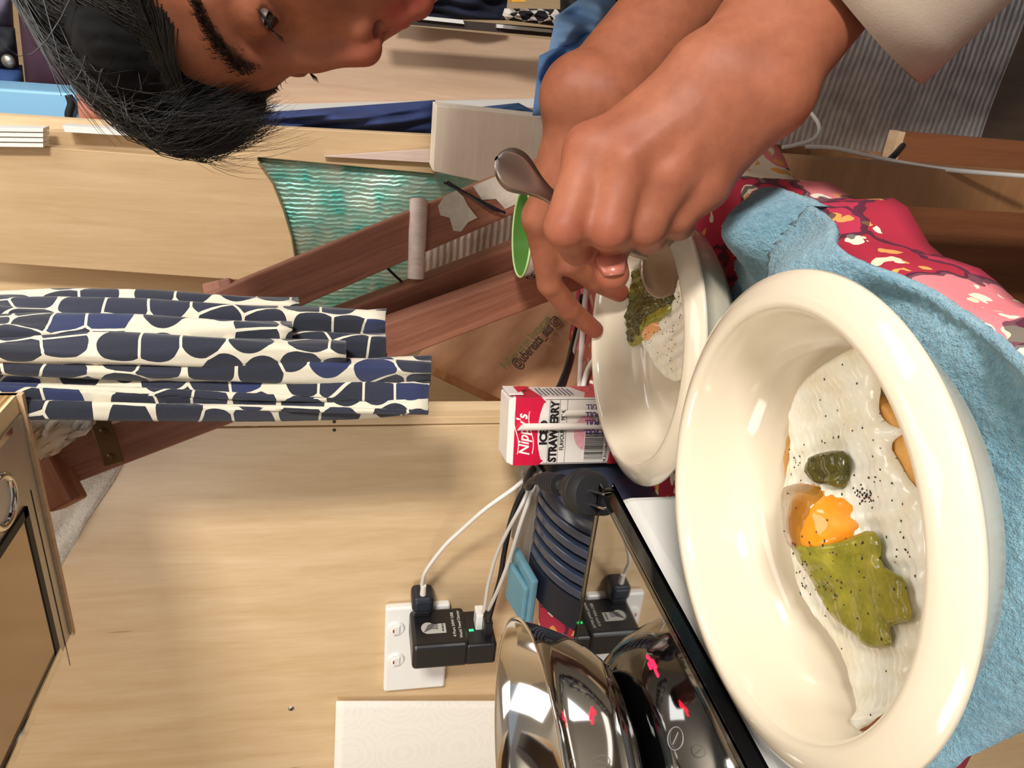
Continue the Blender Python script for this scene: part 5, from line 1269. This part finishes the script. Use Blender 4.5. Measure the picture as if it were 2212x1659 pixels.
# thumb nail and finger nails
def nail(p0, p1, out, w_, ln, name='fingernail'):
    t_ = (p1 - p0).normalized(); out = (out - t_ * out.dot(t_)).normalized(); sd_ = t_.cross(out); rows = []
    for i in range(7):
        v_ = i / 6; r = []
        for j in range(9):
            a = (j / 8 - 0.5) * 2; wd = w_ * (1 - 0.25 * abs(v_ - 0.45) ** 2 * 4 * (v_ > 0.45))
            r.append(p1 + t_ * (ln * (v_ - 0.62) + (0.0042 * v_ - 0.0015) * (1 - a * a)) + sd_ * (wd * math.sin(a * 0.95)) + out * (wd * math.cos(a * 0.95) * 1.02 + 0.0014 - 0.0014 * (v_ < 0.15)))
        rows.append(r)
    MB().grid(rows).build(name, mk('nail', (178, 104, 86), 0.28, coat=0.3), bodyo, smooth=True, solid=0.0006)
nail(P(1298, 500, 0.392), P(1322, 592, 0.374), -VF - VR * 0.10, 0.0088, 0.0140, 'thumbnail')
# clothing
sh = Field(np.min([np.array(p) for p in (S1, S2, E1, E2, Q(0.62, -0.55, 0.62))], 0) - 0.2, np.max([np.array(p) for p in (S1, S2, E1, E2, Q(0.62, -0.55, 0.62))], 0) + 0.2, 0.006)
TM = Q(0.60, -0.26, 0.61)
sh.cap(NB + (TM - NB).normalized() * 0.07, 0.085, TM, 0.135, 0.05); sh.cap(TM, 0.135, Q(0.66, -0.60, 0.62), 0.145, 0.05)
sh.cap(S1, 0.064, E1.lerp(S1, 0.1), 0.058, 0.04); sh.cap(S2, 0.064, E2.lerp(S2, 0.12), 0.055, 0.04); sh.cap(S1, 0.075, S2, 0.075, 0.05)
Vs, Fs = sh.mesh(); del sh
M_SHIRT = mk('beige grey cotton', (178, 161, 142), 0.9, var=0.04, vscale=60, bump=0.2, bscale=900)
mesh_np('shirt', Vs, Fs, M_SHIRT, per)
oc = P(1772, -48, 0.372); od = (P(1985, 180, 0.372) - P(1772, -48, 0.372)); orad = od.length; od.normalize()
on = (oc - CAM).normalized(); od = (od - on * od.dot(on)).normalized(); axd = on.cross(od); axd = axd if axd.dot(E1 - oc) > 0 else -axd
rows = []
for i in range(16):
    v_ = i / 15; ctr = oc + axd * (0.26 * v_); r = []
    for j in range(40):
        th = math.tau * j / 40; ra = orad * (1 - 0.06 * v_); rb = 0.046 + 0.012 * v_
        cx, sx = math.cos(th), math.sin(th)
        r.append(ctr + od * (ra * math.copysign(abs(cx) ** 0.9, cx)) + on * (rb * math.copysign(abs(sx) ** 0.9, sx)) + VU * 0.0015 * math.sin(v_ * 14 + j * 0.6))
    rows.append(r)
MB().grid(rows, wrap=True).build('loose_sleeve', M_SHIRT, per, smooth=True, solid=0.0022)

# ------------------------------------------------------------------ spoon
hA, hB = P(1092, 350, 0.352), P(1190, 425, 0.362)
M_SPOON = mk('skin-tinted steel spoon', (176, 160, 150), 0.34, 1.0)  # brownish reflection of the skin is put into the steel colour
spn = thing('spoon', 'steel spoon held in the near hand over the far bowl', 'spoon', P(1440, 580, 0.47))
path = spline([P(1072, 342, 0.350), P(1122, 376, 0.358), P(1200, 432, 0.368), P(1290, 500, 0.383), P(1350, 536, 0.405), P(1395, 552, 0.430)], 80)
rows = []; n = len(path)
for i, p in enumerate(path):
    t_ = (path[min(i + 1, n - 1)] - path[max(i - 1, 0)]).normalized(); sd_ = t_.cross(VF).normalized(); up_ = sd_.cross(t_)
    f = i / (n - 1)
    wv = 0.0030 + 0.0072 * math.exp(-((f - 0.17) / 0.13) ** 2) if f > 0.17 else 0.0102 * math.sqrt(max(0.0, 1 - ((0.17 - f) / 0.1715) ** 2))
    rows.append([p + sd_ * wv * a + up_ * h for a, h in ((-1, 0), (-0.6, 0.0011), (0, 0.0014), (0.6, 0.0011), (1, 0), (0.6, -0.0011), (0, -0.0014), (-0.6, -0.0011))])
MB().grid(rows, wrap=True).build('handle', M_SPOON, spn, smooth=True)
sc_, st = path[-1], (P(1470, 600, 0.475) - P(1385, 548, 0.425)).normalized(); ss = st.cross((VF - VU * 0.35).normalized()).normalized(); sn = ss.cross(st)
if sn.dot(VF) > 0: sn = -sn
rows = []
for i in range(15):
    v_ = i / 14; wv = 0.0185 * math.sqrt(max(0.0, 1 - ((v_ - 0.55) / 0.56) ** 2)) if v_ > 0.02 else 0.003
    r = []
    for j in range(13):
        a = j / 6 - 1; dep = 0.010 * math.sin(math.pi * min(1, v_ * 0.95 + 0.03)) ** 0.7 * (1 - a * a)
        r.append(sc_ + st * (0.055 * v_) + ss * (wv * a) - sn * dep)
    rows.append(r)
MB().grid(rows).build('spoon_bowl', M_SPOON, spn, smooth=True, solid=0.0012)
